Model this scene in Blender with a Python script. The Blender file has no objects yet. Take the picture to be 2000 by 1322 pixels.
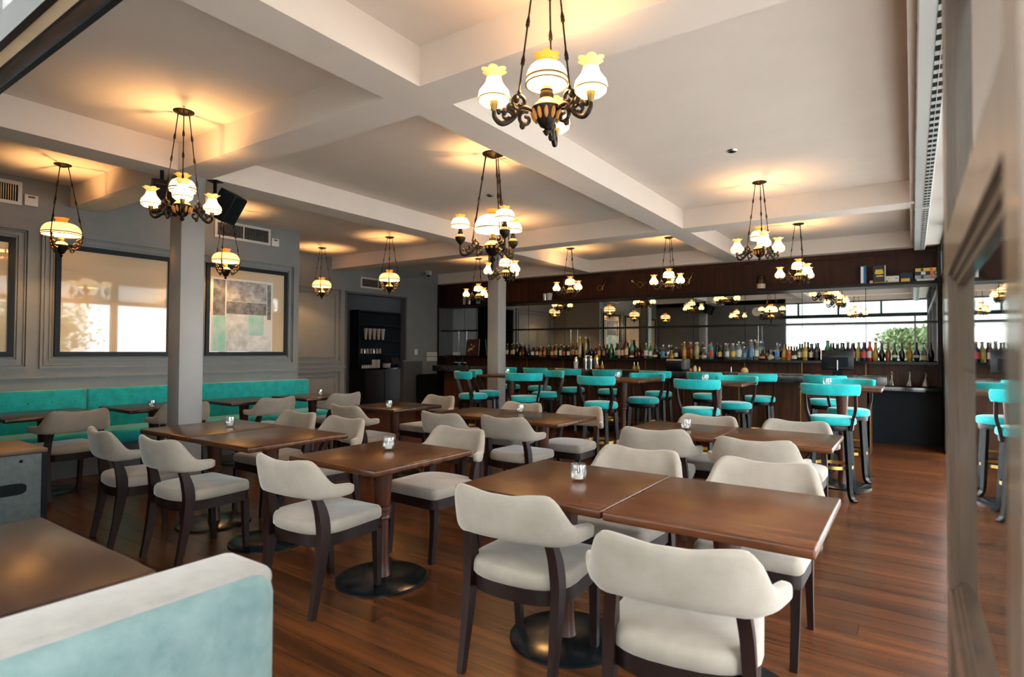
import bpy, bmesh, math, random
from mathutils import Vector, Matrix
import numpy as np

random.seed(7)
PI = math.pi
SC = bpy.context.scene
COL = SC.collection

# ------------------------------------------------------------------ camera
H_CAM = 1.37
IW, IH = 2000.0, 1322.0
V1, V2 = np.array([-640., 675.]), np.array([1782., 688.])      # vanishing points of -X and +Y
CC = np.array([1000., 661.])
FPX = float(np.sqrt(-np.dot(V1 - CC, V2 - CC)))
def _cd(v):
    d = np.array([(v[0] - CC[0]) / FPX, -(v[1] - CC[1]) / FPX, -1.]); return d / np.linalg.norm(d)
_mx, _my = -_cd(V1), _cd(V2)
_u, _, _vt = np.linalg.svd(np.array([_mx, _my, np.cross(_mx, _my)]))
RC = _u @ _vt
cam_data = bpy.data.cameras.new('camera')
cam = bpy.data.objects.new('camera', cam_data); COL.objects.link(cam)
cam.matrix_world = Matrix([[*RC[0], 0], [*RC[1], 0], [*RC[2], H_CAM], [0, 0, 0, 1]])
cam_data.sensor_width = 36.0
cam_data.lens = FPX / IW * 36.0
cam_data.clip_start = 0.02
cam_data.dof.use_dof = True
cam_data.dof.focus_distance = 5.0
cam_data.dof.aperture_fstop = 3.4
SC.camera = cam

# ------------------------------------------------------------------ world + exposure
SKY = 7.6
world = bpy.data.worlds.new('overcast_sky'); SC.world = world; world.use_nodes = True
bgn = world.node_tree.nodes['Background']
bgn.inputs[0].default_value = (0.94, 0.98, 1.0, 1); bgn.inputs[1].default_value = SKY
SC.view_settings.view_transform = 'Standard'
SC.view_settings.look = 'None'
SC.view_settings.gamma = 1.0
SC.view_settings.use_curve_mapping = False
SC.view_settings.exposure = 0.34
try:
    SC.cycles.max_bounces = 6; SC.cycles.diffuse_bounces = 4; SC.cycles.glossy_bounces = 3
    SC.cycles.transmission_bounces = 5; SC.cycles.transparent_max_bounces = 6
    SC.cycles.use_adaptive_sampling = True; SC.cycles.adaptive_threshold = .1
    SC.cycles.sample_clamp_indirect = 6.0; SC.cycles.caustics_reflective = False; SC.cycles.caustics_refractive = False
    SC.cycles.use_denoising = True
except Exception:
    pass

# ------------------------------------------------------------------ pixel helpers (a pixel gives a direction only)
CAMP = np.array([0, 0, H_CAM])
def ray(x, y): return RC @ np.array([(x - CC[0]) / FPX, -(y - CC[1]) / FPX, -1.])
def onZ(x, y, z): d = ray(x, y); return CAMP + d * ((z - H_CAM) / d[2])
def onY(x, y, v): d = ray(x, y); return CAMP + d * (v / d[1])
def onX(x, y, v): d = ray(x, y); return CAMP + d * (v / d[0])

# ------------------------------------------------------------------ materials
M = {}
def mat(name, col, rough=.5, metal=0., var=0., vscale=8., stretch=(1, 1, 1), col2=None, bump=0., bscale=60., sheen=0.,
        spec=.5, emis=None, es=0., trans=0., coat=0., rnd=0., world_co=False, alpha=1., detail=4.):
    m = bpy.data.materials.new(name); m.use_nodes = True
    nt = m.node_tree; b = nt.nodes['Principled BSDF']; N = nt.nodes.new; L = nt.links.new
    c = (*col, 1)
    b.inputs['Base Color'].default_value = c
    b.inputs['Roughness'].default_value = rough; b.inputs['Metallic'].default_value = metal
    b.inputs['Specular IOR Level'].default_value = spec
    if sheen:
        b.inputs['Sheen Weight'].default_value = sheen; b.inputs['Sheen Roughness'].default_value = .4
    if trans: b.inputs['Transmission Weight'].default_value = trans
    if coat: b.inputs['Coat Weight'].default_value = coat; b.inputs['Coat Roughness'].default_value = .08
    if emis: b.inputs['Emission Color'].default_value = (*emis, 1); b.inputs['Emission Strength'].default_value = es
    if alpha < 1: b.inputs['Alpha'].default_value = alpha
    if var or bump or rnd:
        if world_co:
            g = N('ShaderNodeNewGeometry'); src = g.outputs['Position']
        else:
            t = N('ShaderNodeTexCoord'); src = t.outputs['Object']
        oi = N('ShaderNodeObjectInfo')
        mp = N('ShaderNodeMapping'); mp.inputs['Scale'].default_value = stretch
        add = N('ShaderNodeVectorMath'); add.operation = 'ADD'
        mul = N('ShaderNodeVectorMath'); mul.operation = 'SCALE'; mul.inputs[3].default_value = 37.0
        cmb = N('ShaderNodeCombineXYZ')
        L(oi.outputs['Random'], cmb.inputs[0]); L(oi.outputs['Random'], cmb.inputs[1]); L(oi.outputs['Random'], cmb.inputs[2])
        L(cmb.outputs[0], mul.inputs[0]); L(src, mp.inputs['Vector']); L(mp.outputs[0], add.inputs[0]); L(mul.outputs[0], add.inputs[1])
        if var or rnd:
            nz = N('ShaderNodeTexNoise'); nz.inputs['Scale'].default_value = vscale; nz.inputs['Detail'].default_value = detail
            nz.inputs['Roughness'].default_value = .6
            L(add.outputs[0], nz.inputs['Vector'])
            mx = N('ShaderNodeMix'); mx.data_type = 'RGBA'
            c2 = col2 if col2 else tuple(max(0, v * (1 - var)) for v in col)
            mx.inputs[6].default_value = c; mx.inputs[7].default_value = (*c2, 1)
            rp = N('ShaderNodeValToRGB'); rp.color_ramp.elements[0].position = .36; rp.color_ramp.elements[1].position = .66
            L(nz.outputs['Fac'], rp.inputs[0]); L(rp.outputs[0], mx.inputs[0])
            out = mx.outputs[2]
            if rnd:
                hs = N('ShaderNodeHueSaturation')
                mr = N('ShaderNodeMapRange'); mr.inputs[3].default_value = 1 - rnd; mr.inputs[4].default_value = 1 + rnd
                L(oi.outputs['Random'], mr.inputs[0]); L(mr.outputs[0], hs.inputs['Value']); L(out, hs.inputs['Color'])
                out = hs.outputs[0]
            L(out, b.inputs['Base Color'])
        if bump:
            n2 = N('ShaderNodeTexNoise'); n2.inputs['Scale'].default_value = bscale; n2.inputs['Detail'].default_value = 3
            L(add.outputs[0], n2.inputs['Vector'])
            bp = N('ShaderNodeBump'); bp.inputs['Strength'].default_value = bump; bp.inputs['Distance'].default_value = .004
            L(n2.outputs['Fac'], bp.inputs['Height']); L(bp.outputs[0], b.inputs['Normal'])
    M[name] = m
    return m

mat('plaster', (.81, .71, .635), .85, var=.04, vscale=2.5, bump=.04, bscale=90)
mat('grey_paint', (.23, .245, .255), .5, var=.1, vscale=3, bump=.08, bscale=120)
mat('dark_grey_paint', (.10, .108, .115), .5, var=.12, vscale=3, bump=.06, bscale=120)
mat('column_paint', (.30, .305, .31), .4, var=.06, vscale=4, bump=.04, bscale=120)
mat('floor_wood', (.115, .036, .011), .27, var=.6, vscale=2.2, stretch=(.35, 7, 1), col2=(.042, .014, .006), bump=.03, bscale=40, rnd=.25, world_co=True, spec=.32)
mat('subfloor', (.02, .01, .006), .8)
mat('table_wood', (.105, .030, .008), .25, var=.6, vscale=3, stretch=(.6, 9, 1), col2=(.045, .015, .006), rnd=.2, spec=.38)
mat('table_wood_dark', (.03, .014, .010), .24, var=.4, vscale=3, stretch=(.6, 9, 1), spec=.4, rnd=.15)
mat('dark_wood', (.014, .007, .006), .38, var=.35, vscale=6, stretch=(3, 3, .5), spec=.25)
mat('leg_wood', (.016, .006, .005), .4, var=.4, vscale=6, stretch=(3, 3, .5), spec=.3)
mat('red_wood', (.075, .022, .012), .32, var=.5, vscale=4, stretch=(3, 3, .4), spec=.35)
mat('bar_wood', (.085, .034, .018), .45, var=.6, vscale=3.5, stretch=(6, 6, .35), rnd=.2, spec=.25)
mat('fascia_wood', (.060, .017, .010), .45, var=.6, vscale=3.5, stretch=(6, 6, .35), rnd=.25, spec=.25)
mat('black_stone', (.008, .011, .013), .12, var=.5, vscale=6, col2=(.03, .04, .045), coat=.3)
mat('black_matte', (.005, .008, .011), .6, spec=.15)
mat('black_gloss', (.005, .008, .011), .22, spec=.35)
mat('beige_velvet', (.30, .262, .225), .9, var=.32, vscale=7, col2=(.25, .215, .18), bump=.12, bscale=140, sheen=.5)
mat('teal_velvet', (.0, .44, .46), .85, var=.5, vscale=9, col2=(.0, .30, .325), bump=.15, bscale=120, sheen=.55)
mat('sofa_fabric', (.135, .195, .195), .95, var=.3, vscale=16, col2=(.09, .15, .15), bump=.2, bscale=220, sheen=.2)
mat('sofa_lit_top_fabric', (.235, .215, .20), .95, var=.14, vscale=20, bump=.2, bscale=220, sheen=.2)  # paler copy of the sofa cloth for its lit top
mat('bronze', (.032, .020, .012), .4, .7, var=.5, vscale=30, col2=(.012, .008, .006))
mat('brass', (.55, .34, .10), .3, 1., var=.2, vscale=20)
mat('old_brass', (.26, .16, .06), .35, .9)
mat('gold_ring', (.62, .40, .12), .28, 1., var=.25, vscale=20)
mat('amber_stripe', (.42, .17, .04), .3, 0., emis=(1, .4, .08), es=.10)
mat('milk_glass', (.85, .72, .48), .35, emis=(1.0, .60, .22), es=1.2)
mat('hot_glass', (.9, .82, .62), .35, emis=(1.0, .72, .36), es=1.9)
mat('amber_glass', (.8, .36, .05), .3, emis=(1.0, .34, .02), es=.42)
mat('pale_amber_glass', (.85, .62, .26), .3, emis=(1.0, .52, .12), es=.62)
mat('orange_neck', (.7, .24, .03), .3, emis=(1.0, .27, .02), es=.45)
mat('font_cream', (.75, .5, .2), .3, emis=(1.0, .5, .12), es=.12)
mat('bulb', (1, .9, .7), .3, emis=(1.0, .78, .45), es=9.0)
mat('white_metal', (.62, .62, .60), .4)
mat('white_plastic', (.72, .70, .66), .4)
mat('steel', (.55, .56, .57), .25, 1.)
mat('mirror', (.62, .66, .66), .015, 1.)
mat('cream_panel', (.72, .57, .39), .035, spec=1.0, coat=.8)
M['cream_panel'].node_tree.nodes['Principled BSDF'].inputs['Coat Roughness'].default_value = .01
mat('black_frame', (.006, .010, .014), .4, spec=.2)
mat('glass', (.9, .95, .95), .02, trans=1., spec=.5)
mat('door_glass', (.05, .04, .03), .015, spec=1.0, coat=1.0)
M['door_glass'].node_tree.nodes['Principled BSDF'].inputs['Coat Roughness'].default_value = .01
mat('door_wood', (.13, .082, .055), .35, var=.4, vscale=6, stretch=(4, 4, .5), coat=.3)
mat('lintel_brown', (.10, .06, .04), .3, var=.6, vscale=9, stretch=(.3, 3, 1))
mat('lintel_beige', (.75, .60, .40), .6, var=.15, vscale=6)
mat('wax', (.9, .88, .8), .5)
mat('concrete', (.62, .60, .57), .9, var=.2, vscale=2)
mat('deck', (.11, .075, .05), .6, var=.3, vscale=4)
mat('leaf', (.22, .30, .13), .6, rnd=.3, var=.3, vscale=5)
mat('bark', (.12, .08, .05), .9)
mat('far_plaster', (.80, .79, .75), .9)
mat('far_glass', (.08, .12, .14), .1)
mat('paper', (.75, .70, .62), .8)
mat('cone_paper', (.62, .48, .38), .8)
mat('flight_case', (.10, .13, .135), .6, var=.25, vscale=30, bump=.1, bscale=200)
mat('case_top', (.13, .06, .03), .5, var=.4, vscale=10)
mat('gold_print', (.75, .48, .08), .5)
mat('white_print', (.8, .8, .8), .6)
mat('blue_cover', (.01, .13, .30), .5)
mat('navy_cover', (.015, .02, .06), .5)
mat('black_cover', (.012, .018, .018), .5)
mat('orange_print', (.75, .16, .03), .5)
mat('grey_print', (.35, .36, .37), .6)
mat('pic_dark', (.09, .10, .11), .5, var=.6, vscale=12, col2=(.3, .3, .3))
mat('pic_grey', (.62, .62, .62), .5, var=.7, vscale=9, col2=(.2, .2, .21), detail=6)
mat('pic_teal', (.30, .66, .58), .5, var=.4, vscale=7, col2=(.55, .75, .70))
mat('pic_pale', (.82, .86, .86), .5, var=.4, vscale=8, col2=(.5, .56, .56), detail=6)
mat('dark_print', (.03, .035, .04), .5)
mat('teal_print', (.05, .42, .38), .6)
mat('picture_dark', (.035, .018, .016), .5, var=.5, vscale=9, col2=(.09, .035, .02))
mat('picture_flower', (.55, .36, .18), .6)
mat('red_led', (.5, .02, .02), .4, emis=(1, .02, .02), es=1.0)
mat('blue_led', (.1, .2, .9), .4, emis=(.2, .5, 1), es=6.0)

def thin(name, col, transp, transl, rough=.05):
    m = bpy.data.materials.new(name); m.use_nodes = True; nt = m.node_tree; nt.nodes.clear(); N = nt.nodes.new; L = nt.links.new
    o = N('ShaderNodeOutputMaterial'); p = N('ShaderNodeBsdfPrincipled'); p.inputs['Base Color'].default_value = (*col, 1); p.inputs['Roughness'].default_value = rough
    a = N('ShaderNodeMixShader'); b = N('ShaderNodeMixShader')
    t = N('ShaderNodeBsdfTransparent'); t.inputs[0].default_value = (*col, 1); l = N('ShaderNodeBsdfTranslucent'); l.inputs[0].default_value = (*col, 1)
    a.inputs[0].default_value = transl; L(p.outputs[0], a.inputs[1]); L(l.outputs[0], a.inputs[2])
    b.inputs[0].default_value = transp; L(a.outputs[0], b.inputs[1]); L(t.outputs[0], b.inputs[2]); L(b.outputs[0], o.inputs[0])
    M[name] = m
def clear(name, f):
    m = bpy.data.materials.new(name); m.use_nodes = True; nt = m.node_tree; nt.nodes.clear(); N = nt.nodes.new; L = nt.links.new
    o = N('ShaderNodeOutputMaterial'); g = N('ShaderNodeBsdfGlossy'); g.inputs['Roughness'].default_value = .04; t = N('ShaderNodeBsdfTransparent'); t.inputs[0].default_value = (.96, .97, .97, 1)
    b = N('ShaderNodeMixShader'); b.inputs[0].default_value = f; L(t.outputs[0], b.inputs[1]); L(g.outputs[0], b.inputs[2]); L(b.outputs[0], o.inputs[0]); M[name] = m
clear('clear_glass', .16)
thin('transom_white', (.93, .96, .97), .72, .5)
thin('awning_white', (.88, .90, .88), 0., .6, .8)

# ------------------------------------------------------------------ geometry helpers: geo = (verts, faces)
def join(*gs):
    V, F = [], []
    for v, f in gs:
        o = len(V); V += v; F += [tuple(i + o for i in q) for q in f]
    return V, F
def xf(g, m): return [tuple(m @ Vector(p)) for p in g[0]], g[1]
def mv(g, x=0, y=0, z=0): return [(p[0] + x, p[1] + y, p[2] + z) for p in g[0]], g[1]
def rz(g, a):
    c, s = math.cos(a), math.sin(a)
    return [(p[0] * c - p[1] * s, p[0] * s + p[1] * c, p[2]) for p in g[0]], g[1]
def box(x0, y0, z0, x1, y1, z1):
    v = [(x0, y0, z0), (x1, y0, z0), (x1, y1, z0), (x0, y1, z0), (x0, y0, z1), (x1, y0, z1), (x1, y1, z1), (x0, y1, z1)]
    return v, [(0, 3, 2, 1), (4, 5, 6, 7), (0, 1, 5, 4), (1, 2, 6, 5), (2, 3, 7, 6), (3, 0, 4, 7)]
def rbox(x0, y0, z0, x1, y1, z1, r=.01, seg=2):
    bm = bmesh.new(); bmesh.ops.create_cube(bm, size=1)
    for v in bm.verts:
        v.co = ((x0 + x1) / 2 + v.co.x * (x1 - x0), (y0 + y1) / 2 + v.co.y * (y1 - y0), (z0 + z1) / 2 + v.co.z * (z1 - z0))
    bmesh.ops.bevel(bm, geom=bm.edges[:], offset=r, segments=seg, profile=.5, affect='EDGES')
    bm.verts.index_update()
    g = [tuple(v.co) for v in bm.verts], [tuple(v.index for v in f.verts) for f in bm.faces]
    bm.free(); return g
def loft(rings, caps=True, closed=False):
    n = len(rings[0]); V = [tuple(p) for r in rings for p in r]; F = []
    R = len(rings)
    for i in range(R if closed else R - 1):
        a, b = i * n, ((i + 1) % R) * n
        for k in range(n): F.append((a + k, a + (k + 1) % n, b + (k + 1) % n, b + k))
    if caps and not closed:
        F.append(tuple(range(n))[::-1]); F.append(tuple((R - 1) * n + k for k in range(n)))
    return V, F
def lathe(prof, n=24, ruff=None, caps=True):
    rings = []
    for i, (r, z) in enumerate(prof):
        a, k, dz = (0, 1, 0) if not ruff else ruff[i]
        f = lambda t: 2 * abs(math.cos(k * t / 2)) - 1
        rings.append([((r * (1 + a * f(t))) * math.cos(t), (r * (1 + a * f(t))) * math.sin(t), z + dz * f(t))
                      for t in [2 * PI * j / n for j in range(n)]])
    return loft(rings, caps)
def tube(path, rad, n=8, caps=True):
    P = [Vector(p) for p in path]; rings = []
    up = Vector((.13, .07, 1))
    for i, p in enumerate(P):
        t = (P[min(i + 1, len(P) - 1)] - P[max(i - 1, 0)]).normalized()
        if i == 0:
            u = t.cross(up)
            if u.length < .1: u = t.cross(Vector((1, 0, 0)))
        else:
            u = u - t * u.dot(t)
        u.normalize(); w = t.cross(u)
        r = rad[i] if isinstance(rad, (list, tuple)) else rad
        rings.append([p + u * r * math.cos(2 * PI * k / n) + w * r * math.sin(2 * PI * k / n) for k in range(n)])
    return loft(rings, caps)
def bar(path, hw, hd, side):
    """rectangular section swept along a path; side = sideways unit vector, hw half width along it, hd half depth"""
    P = [Vector(p) for p in path]; s = Vector(side).normalized(); rings = []
    for i, p in enumerate(P):
        t = (P[min(i + 1, len(P) - 1)] - P[max(i - 1, 0)]).normalized()
        d = t.cross(s).normalized()
        w = hw[i] if isinstance(hw, (list, tuple)) else hw
        q = hd[i] if isinstance(hd, (list, tuple)) else hd
        rings.append([p + s * w + d * q, p - s * w + d * q, p - s * w - d * q, p + s * w - d * q])
    return loft(rings)
def crom(pts, n=6):
    P = [np.array(p, float) for p in pts]; out = []
    for i in range(len(P) - 1):
        p0, p1, p2, p3 = P[max(i - 1, 0)], P[i], P[i + 1], P[min(i + 2, len(P) - 1)]
        for k in range(n):
            t = k / n
            out.append(tuple(.5 * ((2 * p1) + (-p0 + p2) * t + (2 * p0 - 5 * p1 + 4 * p2 - p3) * t * t + (-p0 + 3 * p1 - 3 * p2 + p3) * t ** 3)))
    out.append(tuple(P[-1])); return out
def ball(x, y, z, r, n=10, sz=1.):
    return mv(lathe([(max(r * math.sin(a), 1e-4), -r * sz * math.cos(a)) for a in [PI * i / (n // 2 + 1) for i in range(n // 2 + 2)]], n), x, y, z)
def prism(poly, z0, z1):
    n = len(poly)
    return [(*p, z0) for p in poly] + [(*p, z1) for p in poly], [tuple(range(n))[::-1], tuple(range(n, 2 * n))] + [(k, (k + 1) % n, n + (k + 1) % n, n + k) for k in range(n)]
def spiral(c, a0, a1, r0, r1, n=14):
    """planar spiral in the (radial, z) plane -> list of (r, z)"""
    return [(c[0] + (r0 + (r1 - r0) * t) * math.cos(a0 + (a1 - a0) * t), c[1] + (r0 + (r1 - r0) * t) * math.sin(a0 + (a1 - a0) * t)) for t in [i / n for i in range(n + 1)]]

def mesh(name, g, m, smooth=True, ang=35):
    me = bpy.data.meshes.new(name); me.from_pydata(g[0], [], g[1]); me.update()
    me.materials.append(M[m] if isinstance(m, str) else m)
    if smooth:
        me.polygons.foreach_set('use_smooth', [True] * len(me.polygons))
        me.set_sharp_from_angle(angle=math.radians(ang))
    return me
def ob(name, g, m, parent=None, smooth=True, loc=None, rotz=None, ang=35):
    me = g if isinstance(g, bpy.types.Mesh) else mesh(name, g, m, smooth, ang)
    o = bpy.data.objects.new(name, me); COL.objects.link(o)
    if parent: o.parent = parent
    if loc: o.location = loc
    if rotz is not None: o.rotation_euler = (0, 0, rotz)
    return o
def tag(o, label=None, cat=None, group=None, kind=None):
    if label: o['label'] = label
    if cat: o['category'] = cat
    if group: o['group'] = group
    if kind: o['kind'] = kind
    return o
def thing(name, label, cat, loc=(0, 0, 0), rotz=0, group=None):
    o = bpy.data.objects.new(name, None); COL.objects.link(o); o.empty_display_size = .1
    o.location = loc; o.rotation_euler = (0, 0, rotz)
    return tag(o, label, cat, group)
def struct(name, g, m, parent=None, smooth=False, label=None):
    o = ob(name, g, m, parent, smooth)
    if not parent: o['kind'] = 'structure'
    if label: o['label'] = label
    return o
def dup(root, loc, rotz, label, group=None):
    r = root.copy(); COL.objects.link(r); r.location = loc; r.rotation_euler = (0, 0, rotz); r['label'] = label
    if group: r['group'] = group
    for ch in root.children:
        c = ch.copy(); COL.objects.link(c); c.parent = r
        for g in ch.children:
            d = g.copy(); COL.objects.link(d); d.parent = c
    return r

# ================================================================== ROOM SHELL
ZC, ZS = 3.215, 2.97           # ceiling, beam soffit
XL, XL2, XR = -7.9, -9.55, .36 # left wall, recessed left wall, right wall
YF, YB = .77, 11.0             # front wall (inner face), back wall

# floor: wooden planks running across the room
sub = struct('floor', box(XL2 - .1, .62, -.06, XR + .1, YB, -.013), 'subfloor')
PW, PL = .14, 3.36
pl = mesh('plank', box(0, 0.0012, -.0125, 1, PW - .0012, 0), 'floor_wood', False)
row = 0; y = .62
while y < YB - .02:
    offs = -9.7 - (row * 1.27) % PL
    x = offs
    while x < XR + .1:
        x0, x1 = max(x, XL2 - .1), min(x + PL, XR + .1)
        if x1 - x0 > .05:
            p = ob('plank', pl, None, sub); p.location = (x0 + .0008, y, 0); p.scale = (x1 - x0 - .0016, 1, 1)
        x += PL
    y += PW; row += 1

# ceiling slab with the beam grid under it
ceil = struct('ceiling', box(XL2 - .1, .6, ZC, XR + .1, YB + .1, ZC + .12), 'plaster')
def beam(x0, y0, x1, y1, z=ZS): struct('beam', box(x0, y0, z, x1, y1, ZC), 'plaster', ceil)
AX = [(-5.75, -5.42), (-2.76, -2.455)]
for a, b in AX: beam(a, .6, b, 10.62)
for (y0, y1) in ((2.55, 2.86), (7.47, 7.80)):
    xs = [XL2, -5.75, -5.42, -2.76, -2.455, -.01]
    for a, b in ((xs[0] if y0 > 5 else XL, xs[1]), (xs[2], xs[3]), (xs[4], xs[5])): beam(a, y0, b, y1)
beam(XL2, 10.62, XR, YB)                 # beam against the back wall
beam(-.01, .6, XR, 10.62)                # edge beam along the openings
beam(XL, .6, -5.75, .77); beam(-5.42, .6, -2.76, .77); beam(-2.455, .6, -.01, .77)

# left wall
struct('wall_left', box(XL - .12, .6, 0, XL, 5.56, ZC), 'grey_paint')
struct('wall_left_return', box(XL2, 5.48, 0, XL - .12, 5.56, ZC), 'grey_paint')
DY0, DY1, DZ = 7.82, 9.55, 2.56
struct('wall_left_recess', join(box(XL2 - .12, 5.48, 0, XL2, DY0, ZC), box(XL2 - .12, DY0, DZ, XL2, DY1, ZC), box(XL2 - .12, DY1, 0, XL2, YB, ZC)), 'grey_paint')
struct('wall_back', box(XL2 - .12, YB, 0, XR + .12, YB + .1, ZC), 'dark_grey_paint')
# front wall left of the opening; right end extended inwards to cut front daylight
struct('wall_front', box(XL - .12, .62, 0, -3.45, YF, ZC), 'dark_grey_paint')

def moulding(name, X, y0, y1, z0, z1, w=.022, d=.012, m='grey_paint', parent=None):
    g = join(box(X, y0, z0, X + d, y1, z0 + w), box(X, y0, z1 - w, X + d, y1, z1), box(X, y0, z0 + w, X + d, y0 + w, z1 - w), box(X, y1 - w, z0 + w, X + d, y1, z1 - w))
    gap = .012
    g2 = join(box(X, y0 + w + gap, z0 + w + gap, X + d * .6, y1 - w - gap, z0 + w + gap + .008), box(X, y0 + w + gap, z1 - w - gap - .008, X + d * .6, y1 - w - gap, z1 - w - gap),
              box(X, y0 + w + gap, z0 + w + gap, X + d * .6, y0 + w + gap + .008, z1 - w - gap), box(X, y1 - w - gap - .008, z0 + w + gap, X + d * .6, y1 - w - gap, z1 - w - gap))
    return struct(name, join(g, g2), m, parent)
trim_n = [0]
def trim(g, m='grey_paint', label=None):
    trim_n[0] += 1
    return struct('trim_%d' % trim_n[0], g, m, None, False, label)
# three framed glazed panels in the left wall
WINS = [(.90, 2.06, 'rightmost strip of a cream glass panel in black frame, leftmost in view'),
        (2.42, 3.66, 'cream glass panel in black frame beside the grey column, reflecting the terrace'),
        (4.10, 5.34, 'cream glass panel in black frame with a pale picture, behind the column')]
for i, (a, b, lab) in enumerate(WINS):
    w = struct('window_%d' % (i + 1), join(box(XL, a, 1.27, XL + .035, b, 1.325), box(XL, a, 2.485, XL + .035, b, 2.54), box(XL, a, 1.325, XL + .035, a + .05, 2.485), box(XL, b - .05, 1.325, XL + .035, b, 2.485)), 'black_frame', label=lab)
    struct('pane', box(XL + .001, a + .05, 1.325, XL + .012, b - .05, 2.485), 'cream_panel', w)
    moulding('moulding', XL, a - .045, b + .045, 1.225, 2.585, .014, .018, parent=w)
    moulding('moulding', XL, a - .13, b + .13, 1.14, 2.66, .024, .030, parent=w)
    # picture behind the third pane: white mount, dark upper half, teal rectangle
    if i == 2:
        Xp = XL + .0125
        struct('picture_mount', box(Xp, a + .07, 1.33, Xp + .003, a + 1.0, 2.36), 'white_print', w)
        for (p0, p1, q0, q1, mm) in ((.10, .27, 1.83, 2.33, 'pic_dark'), (.29, .90, 2.04, 2.33, 'pic_grey'), (.29, .90, 1.86, 2.035, 'pic_dark'), (.91, .97, 1.80, 2.32, 'pic_dark'),
                                     (.62, .86, 1.56, 1.855, 'pic_teal'), (.29, .61, 1.335, 1.855, 'pic_pale'), (.62, .97, 1.335, 1.555, 'pic_pale'), (.10, .28, 1.335, 1.825, 'pic_teal')):
            struct('picture_patch', box(Xp + .003, a + p0, q0, Xp + .004, a + p1, q1), mm, w)
# chair rail and lower mouldings
trim(join(box(XL, .77, 1.035, XL + .03, 5.56, 1.06), box(XL, .77, 1.015, XL + .016, 5.56, 1.03)))
# recess wall panelling
for (z0, z1) in ((1.10, 2.60), (.18, .95)):
    trim_n[0] += 1; moulding('trim_%d' % trim_n[0], XL2, 5.75, 7.70, z0, z1, .03, .034)
    trim_n[0] += 1; moulding('trim_%d' % trim_n[0], XL2, 5.87, 7.58, z0 + .1, z1 - .1, .016, .020)
trim(join(box(XL2, 5.56, 1.0, XL2 + .03, DY0, 1.03)))
# doorway lining
trim(join(box(XL2 - .14, DY0 - .012, 0, XL2 + .012, DY0 + .03, DZ), box(XL2 - .14, DY1 - .03, 0, XL2 + .012, DY1 + .012, DZ), box(XL2 - .14, DY0 - .012, DZ - .03, XL2 + .012, DY1 + .012, DZ + .012)), 'dark_grey_paint')
# service room behind the doorway
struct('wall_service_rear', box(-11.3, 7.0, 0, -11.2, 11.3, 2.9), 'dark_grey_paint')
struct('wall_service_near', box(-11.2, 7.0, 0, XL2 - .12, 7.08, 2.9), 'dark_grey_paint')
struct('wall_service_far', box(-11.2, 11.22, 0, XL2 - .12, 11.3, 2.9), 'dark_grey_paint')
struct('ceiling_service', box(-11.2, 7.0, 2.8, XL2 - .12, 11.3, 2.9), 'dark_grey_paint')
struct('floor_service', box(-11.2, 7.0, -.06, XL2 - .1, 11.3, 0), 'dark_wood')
struct('baseboard_left', box(XL, .77, 0, XL + .015, 5.56, .12), 'dark_grey_paint')
struct('baseboard_recess', box(XL2, 5.56, 0, XL2 + .015, DY0 - .012, .12), 'dark_grey_paint')

# columns under the beam crossings
for (cx, cy, lab) in ((-5.575, 2.72, 'square grey column beside the blue-green banquette with loudspeakers above'), (-5.58, 7.64, 'square grey column standing in front of the bar')):
    t = tag(ob('column', rbox(cx - .108, cy - .108, 0, cx + .108, cy + .108, ZS, .008, 2), 'column_paint'), lab, 'column', kind='structure')

# right side: posts, door head and transoms of the open front to the terrace
right = struct('wall_right', join(box(XR, .6, 2.42, XR + .12, YB, 2.52), box(XR, .6, 2.93, XR + .12, YB, ZC)), 'dark_wood')
for yy in (.62, 3.35, 6.1, 8.85): struct('post', box(XR, yy, 0, XR + .12, yy + .14, 2.93), 'dark_wood', right)
struct('return_panel', box(XR, 9.75, 0, XR + .12, YB, 2.42), 'dark_wood', right)
for yy in (.76, 2.1, 3.49, 4.85, 6.24, 7.6, 8.99):
    struct('pane', box(XR + .05, yy, 2.52, XR + .06, yy + 1.3, 2.93), 'transom_white', right)
    struct('mullion', box(XR, yy + 1.3, 2.52, XR + .12, yy + 1.36, 2.93), 'dark_wood', right)
# front side: door head with track, transom above, over the opening the camera looks through
head = struct('wall_front_head', box(-4.25, .755, 2.45, XR, .775, 2.56), 'black_frame')
struct('track_rail', box(-4.25, .722, 2.462, XR, .755, 2.52), 'lintel_brown', head)
struct('track_groove', box(-4.25, .706, 2.475, XR, .722, 2.56), 'black_frame', head)
struct('soffit_board', box(-4.25, .664, 2.463, XR, .706, 2.56), 'lintel_beige', head)
struct('front_edge', box(-4.25, .640, 2.455, XR, .664, 2.56), 'dark_wood', head)
for k in range(4):
    x0 = -4.25 + k * 1.15
    struct('pane', box(x0 + .05, .70, 2.56, x0 + 1.15, .71, 2.93), 'transom_white', head)
    struct('mullion', box(x0, .66, 2.56, x0 + .05, .75, 2.95), 'black_frame', head)
struct('top_rail', box(-4.25, .66, 2.93, XR, .75, ZC), 'dark_wood', head)

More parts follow.
